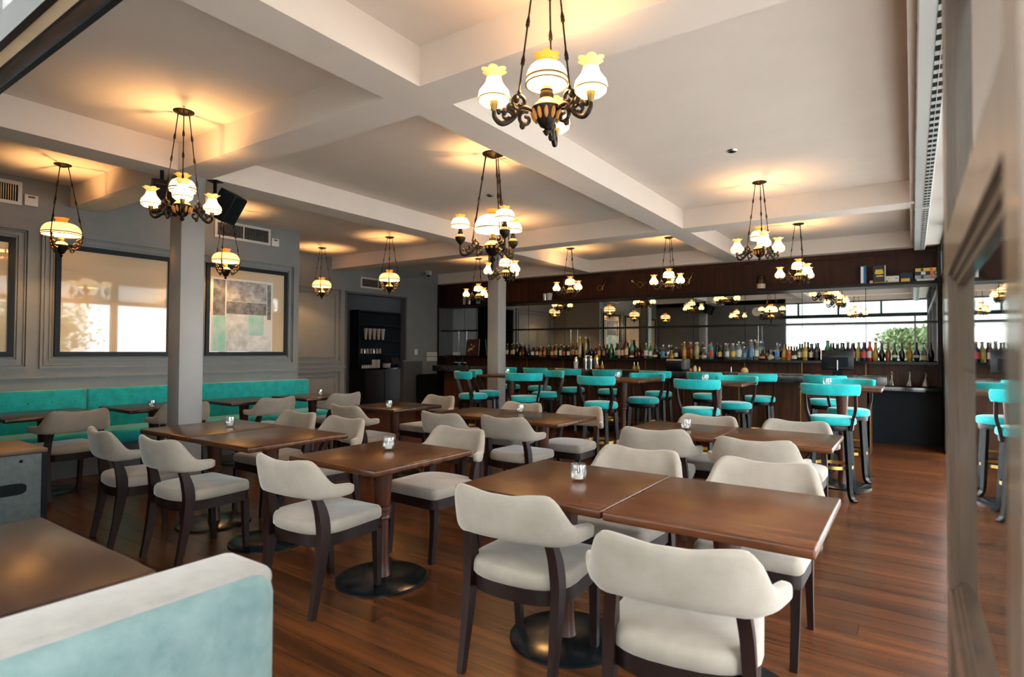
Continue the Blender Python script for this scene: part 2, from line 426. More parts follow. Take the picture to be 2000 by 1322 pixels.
# open glazed door leaf right beside the camera (folded back, parallel to the right wall)
DXF, DXG = .047, .064
leaf = struct('door_1', box(DXF, 1.16, .02, DXG + .03, 1.27, 2.44), 'door_wood', label='dark glossy wooden door leaf with glass panes, close at the right edge')
struct('stile', box(DXF, .40, .02, DXG + .03, .465, 2.44), 'door_wood', leaf)
for (z0, z1) in ((.02, .34), (.945, .995), (1.495, 1.56), (1.96, 2.02), (2.36, 2.44)):
    struct('rail', box(DXF, .465, z0, DXG + .03, 1.16, z1), 'door_wood', leaf)
for (z0, z1) in ((.34, .945), (.995, 1.495), (1.56, 1.96), (2.02, 2.36)):
    struct('pane', box(DXG, .465, z0, DXG + .006, 1.16, z1), 'door_glass', leaf)
    # stepped glazing bead around each pane
    for (w, d) in ((.010, .011), (.020, .006)):
        struct('glazing_bead', join(box(DXG - d, .465, z0, DXG, 1.16, z0 + w), box(DXG - d, .465, z1 - w, DXG, 1.16, z1), box(DXG - d, 1.16 - w, z0, DXG, 1.16, z1), box(DXG - d, .465, z0, DXG, .465 + w, z1)), 'door_wood', leaf)

# ================================================================== TERRACE OUTSIDE
struct('floor_terrace', box(XR + .1, -9, -.12, 19, 14, -.02), 'concrete')
struct('floor_terrace_front', box(-14, -9, -.12, XR + .1, .62, -.02), 'deck')
def awning(name, label, p0, p1, out, z0, z1, depth):
    t = thing(name, label, 'awning', (0, 0, 0))
    a, b = Vector(p0), Vector(p1); o = Vector(out); n = int((b - a).length / .16)
    ob('canopy', ([tuple(a + Vector((0, 0, z0))), tuple(b + Vector((0, 0, z0))), tuple(b + o * depth + Vector((0, 0, z1))), tuple(a + o * depth + Vector((0, 0, z1))),
                   tuple(a + Vector((0, 0, z0 + .012))), tuple(b + Vector((0, 0, z0 + .012))), tuple(b + o * depth + Vector((0, 0, z1 + .012))), tuple(a + o * depth + Vector((0, 0, z1 + .012)))],
                  [(0, 3, 2, 1), (4, 5, 6, 7), (0, 1, 5, 4), (1, 2, 6, 5), (2, 3, 7, 6), (3, 0, 4, 7)]), 'awning_white', t, False)
    V, F = [], []
    e0 = a + o * depth
    d = (b - a) / n
    for k in range(n):
        q = e0 + d * k; pts = [q + Vector((0, 0, z1)), q + d + Vector((0, 0, z1))] + [q + d * (.5 + .5 * math.cos(u)) + Vector((0, 0, z1 - .10 - .09 * math.sin(u))) for u in [PI * j / 6 for j in range(7)]]
        i0 = len(V); m_ = len(pts)
        V += [tuple(p) for p in pts] + [tuple(p + o * .006) for p in pts]
        F.append(tuple(range(i0, i0 + m_))); F.append(tuple(range(i0 + m_, i0 + 2 * m_))[::-1])
        for j in range(m_): F.append((i0 + j, i0 + m_ + j, i0 + m_ + (j + 1) % m_, i0 + (j + 1) % m_))
    ob('scalloped_valance', (V, F), 'awning_white', t, False)
    return t
awning('awning', 'white terrace awning with scalloped edge outside the right-hand openings, extended frontwards for shade', (XR + .13, -3.4, 0), (XR + .13, 12, 0), (1, 0, 0), 2.95, 2.70, 1.0)  # front stretch past the openings is added to shade the near chairs
awning('awning', 'white terrace awning with scalloped edge over the front opening', (-4.3, .60, 0), (.3, .60, 0), (0, -1, 0), 2.85, 2.40, 3.6)
def tree(x, y, h, r, label):
    t = thing('terrace_tree', label, 'tree', (x, y, -.02), 0, 'trees beyond the terrace')
    ob('trunk', tube([(0, 0, 0), (.05, .02, h * .3), (-.03, .05, h * .6), (0, 0, h * .85)], [.12, .09, .07, .03], 8), 'bark', t)
    V, F = [], []
    for k in range(2600):
        u, v, w = random.gauss(0, .42), random.gauss(0, .42), random.gauss(0, .38)
        c = Vector((u * r, v * r, h * .58 + w * r)); s = random.uniform(.07, .13)
        a = Vector((random.uniform(-1, 1), random.uniform(-1, 1), random.uniform(-1, 1))).normalized(); b = a.orthogonal().normalized()
        i = len(V); V += [tuple(c + a * s), tuple(c + b * s * .5), tuple(c - a * s), tuple(c - b * s * .5)]; F.append((i, i + 1, i + 2, i + 3))
    tag(ob('crown', (V, F), 'leaf', t, False), kind='stuff')
for (x, y, h, r, lab) in ((5.2, 2.3, 3.4, 1.5, 'leafy green tree seen reflected in the left glass panel'), (6.0, 6.2, 3.2, 1.4, 'leafy tree beyond the right terrace awning'), (-.1, -4.3, 3.0, .9, 'leafy tree in front of the terrace, reflected in the bar mirror')):
    tree(x, y, h, r, lab)
hs = thing('far_house', 'pale rendered house across the street from the terrace', 'building', (16, 4, 0))
ob('wall', box(0, -7, 0, 3, 7, 4.2), 'far_plaster', hs, False)
for k in range(6): ob('window', box(-.05, -6 + k * 2.2, 1.2, .0, -5 + k * 2.2, 2.6), 'far_glass', hs, False)
hs = thing('far_house', 'long pale house block added before the terrace to cut front skylight', 'building', (-3, -6.6, 0))  # added to cover low sky and reduce daylight through the front opening
ob('wall', box(-11, -3, 0, 9, 0, 5.2), 'far_plaster', hs, False)
for k in range(8): ob('shutter', box(-10 + k * 2.3, 0, .9, -8.9 + k * 2.3, .05, 2.5), 'concrete', hs, False)
# ================================================================== SEATING
def sring(c, u, v, hu, hv, n=16, e=4.):
    out = []
    for k in range(n):
        t = 2 * PI * k / n; ct, st = math.cos(t), math.sin(t)
        out.append(Vector(c) + Vector(u) * (hu * math.copysign(abs(ct) ** (2 / e), ct)) + Vector(v) * (hv * math.copysign(abs(st) ** (2 / e), st)))
    return out
def sstep(a, b, x):
    t = min(1, max(0, (x - a) / (b - a))); return t * t * (3 - 2 * t)
def cushion(plan, z0, z1, r=.03):
    """plan: closed outline; rounded top, slight crown"""
    c = np.mean(np.array(plan), axis=0); rings = []
    def off(d):   # inset by scaling along the normal
        P = np.array(plan); n = len(P); out = []
        for i in range(n):
            t = P[(i + 1) % n] - P[i - 1]; nn = np.array([t[1], -t[0]]); nn /= np.linalg.norm(nn) + 1e-9
            out.append(P[i] - nn * d)
        return out
    for (d, z) in ((.012, z0), (0, z0 + .012), (0, z1 - r), (r * .12, z1 - r * .6), (r * .4, z1 - r * .22), (r, z1 - .002)):
        rings.append([(*p, z) for p in off(d)])
    P = off(r)
    for s in (.7, .35, .02):
        rings.append([(*(c + (np.array(p) - c) * s), z1 + .010 * (1 - s)) for p in P])
    return loft(rings)

# plan of the chair seat: straight front, rounded back (local +Y is the front)
def seat_plan(w_f, w_b, yf, yb, cr=.045):
    pts = []
    for k in range(5):
        a = -PI / 2 * 0 + (PI / 2) * k / 4
        pts.append((w_f - cr + cr * math.cos(a), yf - cr + cr * math.sin(a)))
    for k in range(5):
        a = PI / 2 + (PI / 2) * k / 4
        pts.append((-w_f + cr + cr * math.cos(a), yf - cr + cr * math.sin(a)))
    n = 14
    for k in range(n + 1):
        a = PI + PI * k / n
        e = 2.6
        ct, st = math.cos(a), math.sin(a)
        pts.append((w_b * math.copysign(abs(ct) ** (2 / e), ct), -.04 + (-.04 - yb) * -1 * -math.copysign(abs(st) ** (2 / e), st) * -1 if False else -.04 + (yb + .04) * abs(st) ** (2 / e)))
    return pts
SP = seat_plan(.235, .245, .25, -.225)
g_seat = cushion(SP, .405, .48)
FP = seat_plan(.228, .236, .243, -.215)
g_frame = prism(FP, .345, .408)
_h = [(0, -.25), (.10, -.248), (.165, -.238), (.212, -.212), (.252, -.168), (.287, -.116), (.314, -.060)]
_half = crom(_h, 6)
def g_backrest():
    hp = [np.array(p) for p in _half]
    L = [0]
    for i in range(1, len(hp)): L.append(L[-1] + float(np.linalg.norm(hp[i] - hp[i - 1])))
    tot = L[-1]
    def at(s):
        q = abs(s) * tot
        for i in range(1, len(L)):
            if L[i] >= q - 1e-9:
                f = (q - L[i - 1]) / (L[i] - L[i - 1]); p = hp[i - 1] * (1 - f) + hp[i] * f; break
        return np.array([math.copysign(1, s) * p[0] if abs(s) > 1e-6 else 0., p[1]])
    rings = []
    N = 52
    for k in range(N + 1):
        s = -1 + 2 * k / N; a = abs(s)
        p = at(s); t = at(min(1, s + .01)) - at(max(-1, s - .01)); t /= np.linalg.norm(t)
        n = np.array([t[1], -t[0]])
        top = .792 + .016 * sstep(.1, .42, a) - .135 * sstep(.46, .78, a)
        bot = .602 + .016 * sstep(.72, 1, a) - .006 * sstep(.4, .5, a) * (1 - sstep(.55, .7, a))
        th = .027 - .005 * a
        endf = math.sqrt(max(.02, 1 - ((a - .93) / .07) ** 2)) if a > .93 else 1.
        hz = (top - bot) / 2 * (.55 + .45 * endf) ; th *= endf ** .5
        mid = (top + bot) / 2
        lean = .16 * (1 - sstep(.5, .9, a))
        u = Vector((n[0], n[1], 0)); v = (Vector((0, 0, 1)) + u * lean).normalized()
        rings.append(sring((p[0] + n[0] * lean * .1, p[1] + n[1] * lean * .1, mid), u, v, th, hz, 16, 3.4))
    return loft(rings)
def make_chair(label):
    t = thing('dining_chair', label, 'chair', group='beige velvet dining chairs')
    ob('seat', g_seat, 'beige_velvet', t, ang=60)
    ob('backrest', g_backrest(), 'beige_velvet', t, ang=60)
    ob('seat_frame', g_frame, 'dark_wood', t)
    for s in (-1, 1):
        rl = crom([(s * .212, -.235, .0), (s * .212, -.195, .2), (s * .212, -.168, .40), (s * .207, -.178, .52), (s * .197, -.208, .612)], 5)
        n = len(rl)
        ob('leg', bar(rl, [.014 + .006 * sstep(0, 12, i) for i in range(n)], [.017 + .014 * sstep(0, 11, i) - .013 * sstep(13, n - 1, i) for i in range(n)], (1, 0, 0)), 'leg_wood', t, True)
        fl = crom([(s * .198, .235, .0), (s * .203, .222, .2), (s * .205, .218, .35)], 4)
        ob('leg', bar(fl, [.015 + .007 * i / len(fl) for i in range(len(fl))], [.015 + .007 * i / len(fl) for i in range(len(fl))], (1, 0, 0)), 'dark_wood', t, True)
    return t
CH = [  # x, y of the back plane centre, facing angle (0 = +Y), label
    (-.60, 1.72, .15, 'beige velvet dining chair nearest the camera, back turned, at the right foreground table'),
    (-1.375, 1.93, .06, 'beige velvet dining chair, back turned, at the front left of the foreground table pair'),
    (-1.315, 3.22, PI - .02, 'beige velvet dining chair facing the camera across the foreground table with a candle glass'),
    (-.635, 3.24, PI + .02, 'beige velvet dining chair facing the camera across the rightmost foreground table'),
    (-2.72, 1.84, .04, 'beige velvet dining chair with its back to the camera at the single middle table'),
    (-2.72, 3.27, PI - .03, 'beige velvet dining chair facing the camera behind the single middle table'),
    (-3.95, 1.77, .03, 'beige velvet dining chair, back turned, in front of the grey column'),
    (-4.70, 1.72, -.12, 'beige velvet dining chair, back turned, leftmost at the table by the grey column'),
    (-4.575, 3.24, PI, 'beige velvet dining chair behind the column table, the left one of two'),
    (-3.89, 3.20, PI - .02, 'beige velvet dining chair behind the column table, the right one of two'),
    (-1.57, 4.12, .17, 'beige velvet dining chair, back turned, left seat of the second row right-hand tables'),
    (-.85, 4.02, .10, 'beige velvet dining chair, back turned, right seat of the second row right-hand tables'),
    (-1.49, 5.22, PI, 'beige velvet dining chair facing the camera behind the candle glass of the second right-hand tables'),
    (-.79, 5.28, PI + .02, 'beige velvet dining chair facing the camera beside the nearest blue-green bar stool'),
    (-2.90, 4.07, .0, 'beige velvet dining chair, back turned, right seat of the centre rear table pair'),
    (-3.54, 3.98, -.03, 'beige velvet dining chair, back turned, left seat of the centre rear table pair'),
    (-3.49, 5.27, PI, 'beige velvet dining chair facing the camera behind the centre rear tables, left one'),
    (-2.80, 5.30, PI + .03, 'beige velvet dining chair facing the camera behind the centre rear tables, right one'),
    (-4.78, 3.92, -.06, 'beige velvet dining chair, back turned, at the small table near the doorway'),
    (-4.84, 5.45, PI - .05, 'beige velvet dining chair facing the camera at the small table near the doorway'),
    (-6.28, 2.13, PI / 2 + .05, 'beige velvet dining chair facing the banquette, nearest the black flight case'),
    (-6.24, 3.06, PI / 2, 'beige velvet dining chair facing the banquette, mostly hidden by the grey column'),
    (-6.15, 4.06, PI / 2 + .03, 'beige velvet dining chair facing the banquette just right of the grey column'),
    (-6.10, 5.02, PI / 2 - .02, 'beige velvet dining chair facing the banquette, farthest along by the panelled wall'),
]
chair0 = None
for (x, y, a, lab) in CH:
    # the given point is the back plane; shift forward by .25 to the chair origin
    px, py = x - math.sin(a) * .25, y + math.cos(a) * .25
    if chair0 is None:
        chair0 = make_chair(lab); chair0.location = (px, py, 0); chair0.rotation_euler = (0, 0, a)
    else:
        dup(chair0, (px, py, 0), a, lab)

# ---- dining tables
def top_geo(w, d, z, t=.036): return rbox(-w / 2, -d / 2, z - t, w / 2, d / 2, z, .010, 3)
def ped_geo(h):
    pr = [(.058, h - .045), (.056, h - .12), (.046, h - .30), (.044, h - .31), (.052, h - .318), (.052, h - .334), (.044, h - .340), (.050, h - .347), (.050, h - .361), (.043, h - .367), (.047, h - .374), (.047, h - .386),
          (.036, h - .395), (.038, .12), (.046, .03), (.05, .022)]
    return lathe(pr[::-1], 20)
def make_table(w, d, h, topm, label, grp, loc, name='dining_table', base_r=.27):
    t = thing(name, label, 'table', loc, 0, grp)
    ob('table_top', top_geo(w, d, h), topm, t, ang=50)
    ob('pedestal', ped_geo(h), 'red_wood', t)
    ob('base_plate', lathe([(.001, 0), (base_r, 0), (base_r, .010), (base_r - .01, .016), (.06, .024), (.001, .025)], 36), 'black_gloss', t)
    ob('bracket', box(-.17, -.17, h - .046, .17, .17, h - .036), 'black_matte', t, False)
    return t
G = 'square pedestal dining tables'
TB = [(-1.368, 2.45, 'table_wood', 'square wooden table, left half of the foreground pair, with a candle glass'),
      (-.622, 2.44, 'table_wood', 'square wooden table, right half of the foreground pair, nearest and empty'),
      (-2.62, 2.44, 'table_wood', 'single square wooden table in the middle with a candle glass at its centre'),
      (-3.79, 2.45, 'table_wood', 'square wooden table, right half of the pair in front of the grey column'),
      (-4.535, 2.45, 'table_wood', 'square wooden table, left half of the pair touching the grey column'),
      (-1.536, 4.61, 'table_wood', 'square wooden table with a candle glass, left half of the second right-hand pair'),
      (-.794, 4.60, 'table_wood', 'square wooden table, right half of the second right-hand pair'),
      (-2.825, 4.61, 'table_wood', 'square wooden table, right half of the centre rear pair'),
      (-3.567, 4.62, 'table_wood', 'square wooden table, left half of the centre rear pair'),
      (-4.74, 4.58, 'table_wood_dark', 'dark square table with a candle glass near the service doorway'),
      (-6.78, 2.02, 'table_wood_dark', 'dark square banquette table at the left edge behind the flight case'),
      (-6.76, 2.98, 'table_wood_dark', 'dark square banquette table with a candle glass, left of the column'),
      (-6.72, 3.98, 'table_wood_dark', 'dark square banquette table just right of the column'),
      (-6.58, 4.86, 'table_wood_dark', 'dark square banquette table with a candle glass at the far end')]
for (x, y, m_, lab) in TB:
    second = y > 3.4
    make_table(.738, .735 if second else .785, .75, m_, lab, G, (x, y, 0))
# foreground table cut by the left edge
make_table(.90, .80, .75, 'table_wood_dark', 'dark table at the lower left corner reflecting a lamp', None, (-2.185, .385, 0))

# ---- candle glasses
def make_candle(label, loc):
    t = thing('candle_glass', label, 'candle holder', loc, 0, 'tealight glasses on the tables')
    ob('glass_cup', lathe([(.001, .0), (.026, .0), (.034, .010), (.040, .03), (.041, .055), (.037, .082), (.0345, .081), (.038, .054), (.037, .031), (.030, .014), (.001, .012)], 24), 'clear_glass', t)
    ob('tealight', lathe([(.001, .0125), (.021, .0125), (.021, .030), (.001, .030)], 16), 'wax', t)
    return t
c0 = None
for (x, y, z, lab) in ((-1.31, 2.46, .75, 'clear tealight glass on the foreground table pair'), (-2.66, 2.52, .75, 'clear tealight glass on the single middle table'),
                       (-4.45, 2.52, .75, 'clear tealight glass on the table pair by the column'), (-3.21, 4.80, .75, 'clear tealight glass on the centre rear tables'),
                       (-1.48, 4.58, .75, 'clear tealight glass on the second right-hand tables'), (-6.50, 2.84, .75, 'clear tealight glass on the banquette table left of the column'),
                       (-4.56, 4.32, .75, 'clear tealight glass on the dark table near the doorway'), (-6.50, 4.92, .75, 'clear tealight glass on the far banquette table'),
                       (-.72, 6.72, 1.02, 'clear tealight glass on the rightmost high bar table'), (-1.96, 6.75, 1.02, 'clear tealight glass on the second high bar table from the right'),
                       (-3.06, 6.78, 1.02, 'clear tealight glass on the third high bar table from the right'), (-4.78, 6.80, 1.02, 'clear tealight glass on the high bar table by the rear column')):
    if c0 is None: c0 = make_candle(lab, (x, y, z))
    else: dup(c0, (x, y, z), 0, lab)

# ---- high bar tables
for (x, y, lab) in ((-.60, 6.86, 'high square bar table, rightmost, with two blue-green stools'), (-1.86, 6.86, 'high square bar table, second from the right'),
                    (-3.02, 6.86, 'high square bar table, third from the right'), (-4.78, 6.90, 'high square bar table beside the rear grey column')):
    make_table(.72, .72, 1.02, 'table_wood', lab, 'high bar tables', (x, y, 0), 'high_table', .26)

# ---- teal bar stools
def make_stool(label):
    t = thing('bar_stool', label, 'bar stool', group='blue-green velvet bar stools')
    n = 28
    plan = [(.205 * math.cos(2 * PI * k / n), .205 * math.sin(2 * PI * k / n)) for k in range(n)]
    ob('seat', cushion(plan, .685, .76, .032), 'teal_velvet', t, ang=60)
    ob('seat_frame', lathe([(.001, .632), (.182, .632), (.186, .64), (.186, .68), (.18, .688), (.001, .688)], 28), 'black_gloss', t)
    rings = []
    for k in range(31):
        s = -1 + 2 * k / 30
        a = -PI / 2 + s * 1.12; r = .262
        c = (r * math.cos(a), -.015 + r * .86 * math.sin(a), 1.018)
        u = Vector((math.cos(a), math.sin(a), 0)); e = math.sqrt(max(.04, 1 - max(0, (abs(s) - .92) / .08) ** 2))
        rings.append(sring(c, u, (Vector((0, 0, 1)) + u * .1).normalized(), .026 * (.5 + .5 * e), .053 * (.6 + .4 * e), 14, 4.))
    ob('backrest', loft(rings), 'teal_velvet', t, ang=60)
    for s in (-1, 1):
        p = crom([(s * .165, -.085, .64), (s * .182, -.10, .74), (s * .205, -.125, .84), (s * .208, -.165, .97)], 5)
        ob('back_post', bar(p, [.013] * len(p), [.030 - .010 * i / len(p) for i in range(len(p))], (1, 0, 0)), 'dark_wood', t)
        for q in (-1, 1):
            lg = crom([(s * .205, q * .205, .0), (s * .165, q * .165, .06), (s * .150, q * .150, .3), (s * .132, q * .132, .64)], 5)
            ob('leg', bar(lg, .018, [.017 + .004 * i / len(lg) for i in range(len(lg))], (s * .707, -q * .707, 0)), 'black_gloss', t)
    ring_o = [(.178, .275), (.178, .305), (.170, .305), (.170, .275)]
    ob('foot_ring', loft([[(r * math.cos(2 * PI * k / 32), r * math.sin(2 * PI * k / 32), z) for k in range(32)] for (r, z) in ring_o], False, True), 'gold_ring', t)
    return t
ST = [(-.64, 6.33, 0., 'blue-green velvet bar stool, nearest, back turned, at the rightmost high table'),
      (-.58, 7.30, PI, 'blue-green velvet bar stool facing the camera behind the rightmost high table'),
      (-1.90, 6.36, 0., 'blue-green velvet bar stool, back turned, at the second high table from the right'),
      (-1.78, 7.30, PI, 'blue-green velvet bar stool facing the camera behind the second high table'),
      (-3.09, 6.36, .0, 'blue-green velvet bar stool, back turned, at the third high table from the right'),
      (-2.93, 7.30, PI, 'blue-green velvet bar stool facing the camera behind the third high table'),
      (-5.12, 6.45, -.5, 'blue-green velvet bar stool left of the high table by the rear column, nearer one'),
      (-5.28, 6.98, -1.1, 'blue-green velvet bar stool beside the rear column, farther left one of the pair'),
      (-4.30, 6.52, .55, 'blue-green velvet bar stool right of the high table by the rear column, nearer one'),
      (-4.46, 7.34, 2.7, 'blue-green velvet bar stool right of the rear column, half hidden behind the high table')]
words = ['rightmost', 'second from the right', 'third from the right', 'fourth from the right', 'fifth from the right', 'sixth from the right', 'seventh from the right', 'eighth from the right']
for i, x in enumerate((-.93, -1.74, -2.45, -3.18, -3.97, -4.66, -5.30, -5.95)):
    ST.append((x, 8.52, random.uniform(-.08, .08), 'blue-green velvet bar stool drawn up to the bar counter, ' + words[i]))
s0 = None
for (x, y, a, lab) in ST:
    if s0 is None:
        s0 = make_stool(lab); s0.location = (x, y, 0); s0.rotation_euler = (0, 0, a)
    else: dup(s0, (x, y, 0), a, lab)

# ---- banquette along the left wall (two sections)
def banquette(y0, y1, label):
    t = thing('banquette', label, 'banquette', (XL, (y0 + y1) / 2, 0), 0, 'blue-green banquette sections')
    a, b = y0 - (y0 + y1) / 2 + .003, y1 - (y0 + y1) / 2 - .003
    ob('plinth', box(.03, a + .02, 0, .60, b - .02, .30), 'dark_grey_paint', t, False)
    ob('seat_cushion', rbox(.12, a, .30, .66, b, .46, .035, 3), 'teal_velvet', t, ang=60)
    ob('backrest', rbox(.032, a, .44, .17, b, .905, .03, 3), 'teal_velvet', t, ang=60)
    y = a + .1; k = 0
    while y < b - .05:
        ob('button', ball(.171, y, .775 if k % 2 == 0 else .62, .011, 8), 'teal_velvet', t); y += .105; k += 1
banquette(.80, 2.70, 'blue-green tufted banquette section at the left edge, behind the flight case')
banquette(2.70, 5.66, 'long blue-green tufted banquette section running behind the grey column to the recess')

# ---- foreground sofa back at the lower left
sf = thing('sofa', 'pale grey-green fabric sofa, its rounded back in the lower left foreground', 'sofa', (-1.36, .1, 0))
ob('backrest', rbox(-.07, -.75, .12, .15, .72, .855, .055, 4), 'sofa_fabric', sf, ang=60)
ob('back_lit_top', rbox(-.074, -.754, .80, .12, .724, .862, .030, 4), 'sofa_lit_top_fabric', sf, ang=60)  # paler beige strip: light on the back's top put into the colour
ob('seat', rbox(-.45, -.75, .12, -.072, .30, .44, .05, 3), 'sofa_fabric', sf, ang=60)
for (x, y) in ((-.40, -.68), (-.40, .22), (.10, -.68), (.10, .64)):
    ob('leg', lathe([(.001, 0), (.018, 0), (.024, .125), (.001, .125)], 12), 'dark_wood', sf, loc=(x, y, 0))

# ---- flight case at the left edge
fc = thing('flight_case', 'grey-black equipment case with an oval handle at the left edge', 'case', (-4.86, 1.10, 0))
ob('body', rbox(-.28, -.28, .02, .28, .28, .70, .008, 2), 'flight_case', fc)
ob('lid', rbox(-.285, -.285, .70, .285, .285, .728, .006, 2), 'case_top', fc)
ob('seam', box(.2795, -.278, .25, .2825, .278, .258), 'black_matte', fc, False)
ov = [(.09 * math.copysign(abs(math.cos(a)) ** .5, math.cos(a)), .036 * math.copysign(abs(math.sin(a)) ** .7, math.sin(a))) for a in [2 * PI * k / 28 for k in range(28)]]
hd = loft([[(.2805, .09 + p[0] * s, .49 + p[1] * s) for p in ov] for s in (1.0,)] + [[(.2835, .09 + p[0], .49 + p[1]) for p in ov]])
ob('handle', hd, 'black_matte', fc)
ob('corner_trim', box(.272, .255, .02, .286, .286, .70), 'black_matte', fc, False)
ob('power_light', ball(.284, -.11, .50, .008, 8), 'blue_led', fc)
ob('knob', ball(.282, .15, .66, .010, 8), 'black_matte', fc)
# ================================================================== LAMPS
def shade_dome(r, neck_r, hgt, z0, thick=.004):
    """open milk-glass dome: rim at z0, neck opening on top"""
    out = []
    for i in range(11):
        a = (PI / 2) * i / 10 * .92
        out.append((neck_r + (r - neck_r) * math.cos(a) ** .75 if i < 10 else neck_r, z0 + hgt * math.sin(a) / math.sin(PI / 2 * .92)))
    out = [(r * .985, z0 - .012), (r, z0)] + out[1:]
    inn = [(max(a - thick, .005), b - (thick if i > 3 else 0)) for i, (a, b) in enumerate(out)]
    return loft([[(rr * math.cos(2 * PI * k / 32), rr * math.sin(2 * PI * k / 32), zz) for k in range(32)] for rr, zz in out + inn[::-1]], False, True)
def crown(r0, r1, z0, h, k=6, amp=.13, n=60):
    pr = [(r0, z0, 0), (r0 * .93, z0 + h * .25, 0), (r0 * 1.0, z0 + h * .55, amp * .4), (r1, z0 + h * .95, amp), (r1 * .97, z0 + h * .93, amp), (r0 * .96, z0 + h * .52, amp * .4), (r0 * .88, z0 + h * .25, 0), (r0 * .95, z0, 0)]
    return lathe([(a, b) for a, b, c in pr], n, [(c, k, c * h * .55) for a, b, c in pr], False)
def band(r, z, h=.008):
    return loft([[(rr * math.cos(2 * PI * k / 32), rr * math.sin(2 * PI * k / 32), zz) for k in range(32)] for rr, zz in ((r, z), (r, z + h), (r - .006, z + h), (r - .006, z))], False, True)
def font_geo(r, z0):
    """bronze bowl, z0 = its widest height"""
    return lathe([(.004, z0 - .118), (.010, z0 - .112), (.018, z0 - .098), (.008, z0 - .088), (r * .45, z0 - .075), (r * .72, z0 - .045), (r * .92, z0 - .012), (r * 1.02, z0), (r * 1.02, z0 + .006), (r * .9, z0 + .008), (.004, z0 + .008)], 28)
def arm_geo(R, rr, za, zs, ang):
    """cast scroll arm from the font (radius rr, height za) out to R and up to the socket at zs; in the radial plane at angle ang"""
    ca, sa = math.cos(ang), math.sin(ang)
    def P(l, off=0.): return [(r * ca - off * sa, r * sa + off * ca, z) for r, z in l]
    g = []
    main = crom([(rr, za), (rr + (R - rr) * .3, za + .012), (rr + (R - rr) * .55, za - .045), (rr + (R - rr) * .8, za - .072), (R - .005, za - .05), (R, zs - .01)], 7)
    n = len(main)
    g.append(tube(P(main), [.008 + .004 * math.sin(PI * i / n) for i in range(n)], 8))
    for (c, a0, a1, r0, r1, rad) in (((rr + (R - rr) * .36, za + .035), -PI * .6, PI * 1.7, .042, .012, .009), ((rr + (R - rr) * .22, za - .040), PI * .6, -PI * 1.6, .036, .010, .0085),
                                     ((rr + (R - rr) * .68, za - .035), PI * 1.2, -PI * .9, .030, .009, .0075), ((rr + (R - rr) * .52, za + .002), -PI * .2, PI * 1.8, .022, .007, .007)):
        g.append(tube(P(spiral(c, a0, a1, r0, r1)), rad, 6))
    for (f, dz, s) in ((.45, .045, .014), (.62, .006, .015), (.75, -.018, .014), (.3, -.07, .014), (.88, -.02, .011), (.5, -.02, .013), (.38, .075, .010)):
        q = P([(rr + (R - rr) * f, za + dz)])[0]; g.append(ball(*q, s, 8, 1.3))
    return join(*g)
def chain_geo(a, b):
    a, b = Vector(a), Vector(b); n = 24
    pts = [a + (b - a) * (i / n) for i in range(n + 1)]
    rad = [.0042 + (.0055 if i in (6, 12, 18) else (.002 if i in (0, n) else 0)) for i in range(n + 1)]
    g = [tube(pts, rad, 6)]
    for f in (.27, .52, .77):
        p = a + (b - a) * f; g.append(ball(p.x, p.y, p.z, .010, 8))
    return join(*g)
def canopy_geo(): return lathe([(.001, -.028), (.02, -.028), (.045, -.018), (.072, -.008), (.076, 0), (.001, 0)], 28)
def point(name, loc, e, parent, r=.02, col=(1, .55, .20)):
    l = bpy.data.lights.new(name, 'POINT'); l.energy = e; l.color = col; l.shadow_soft_size = r
    o = bpy.data.objects.new(name, l); COL.objects.link(o); o.location = loc; o.parent = parent; return o
LAMP_E = 24.0

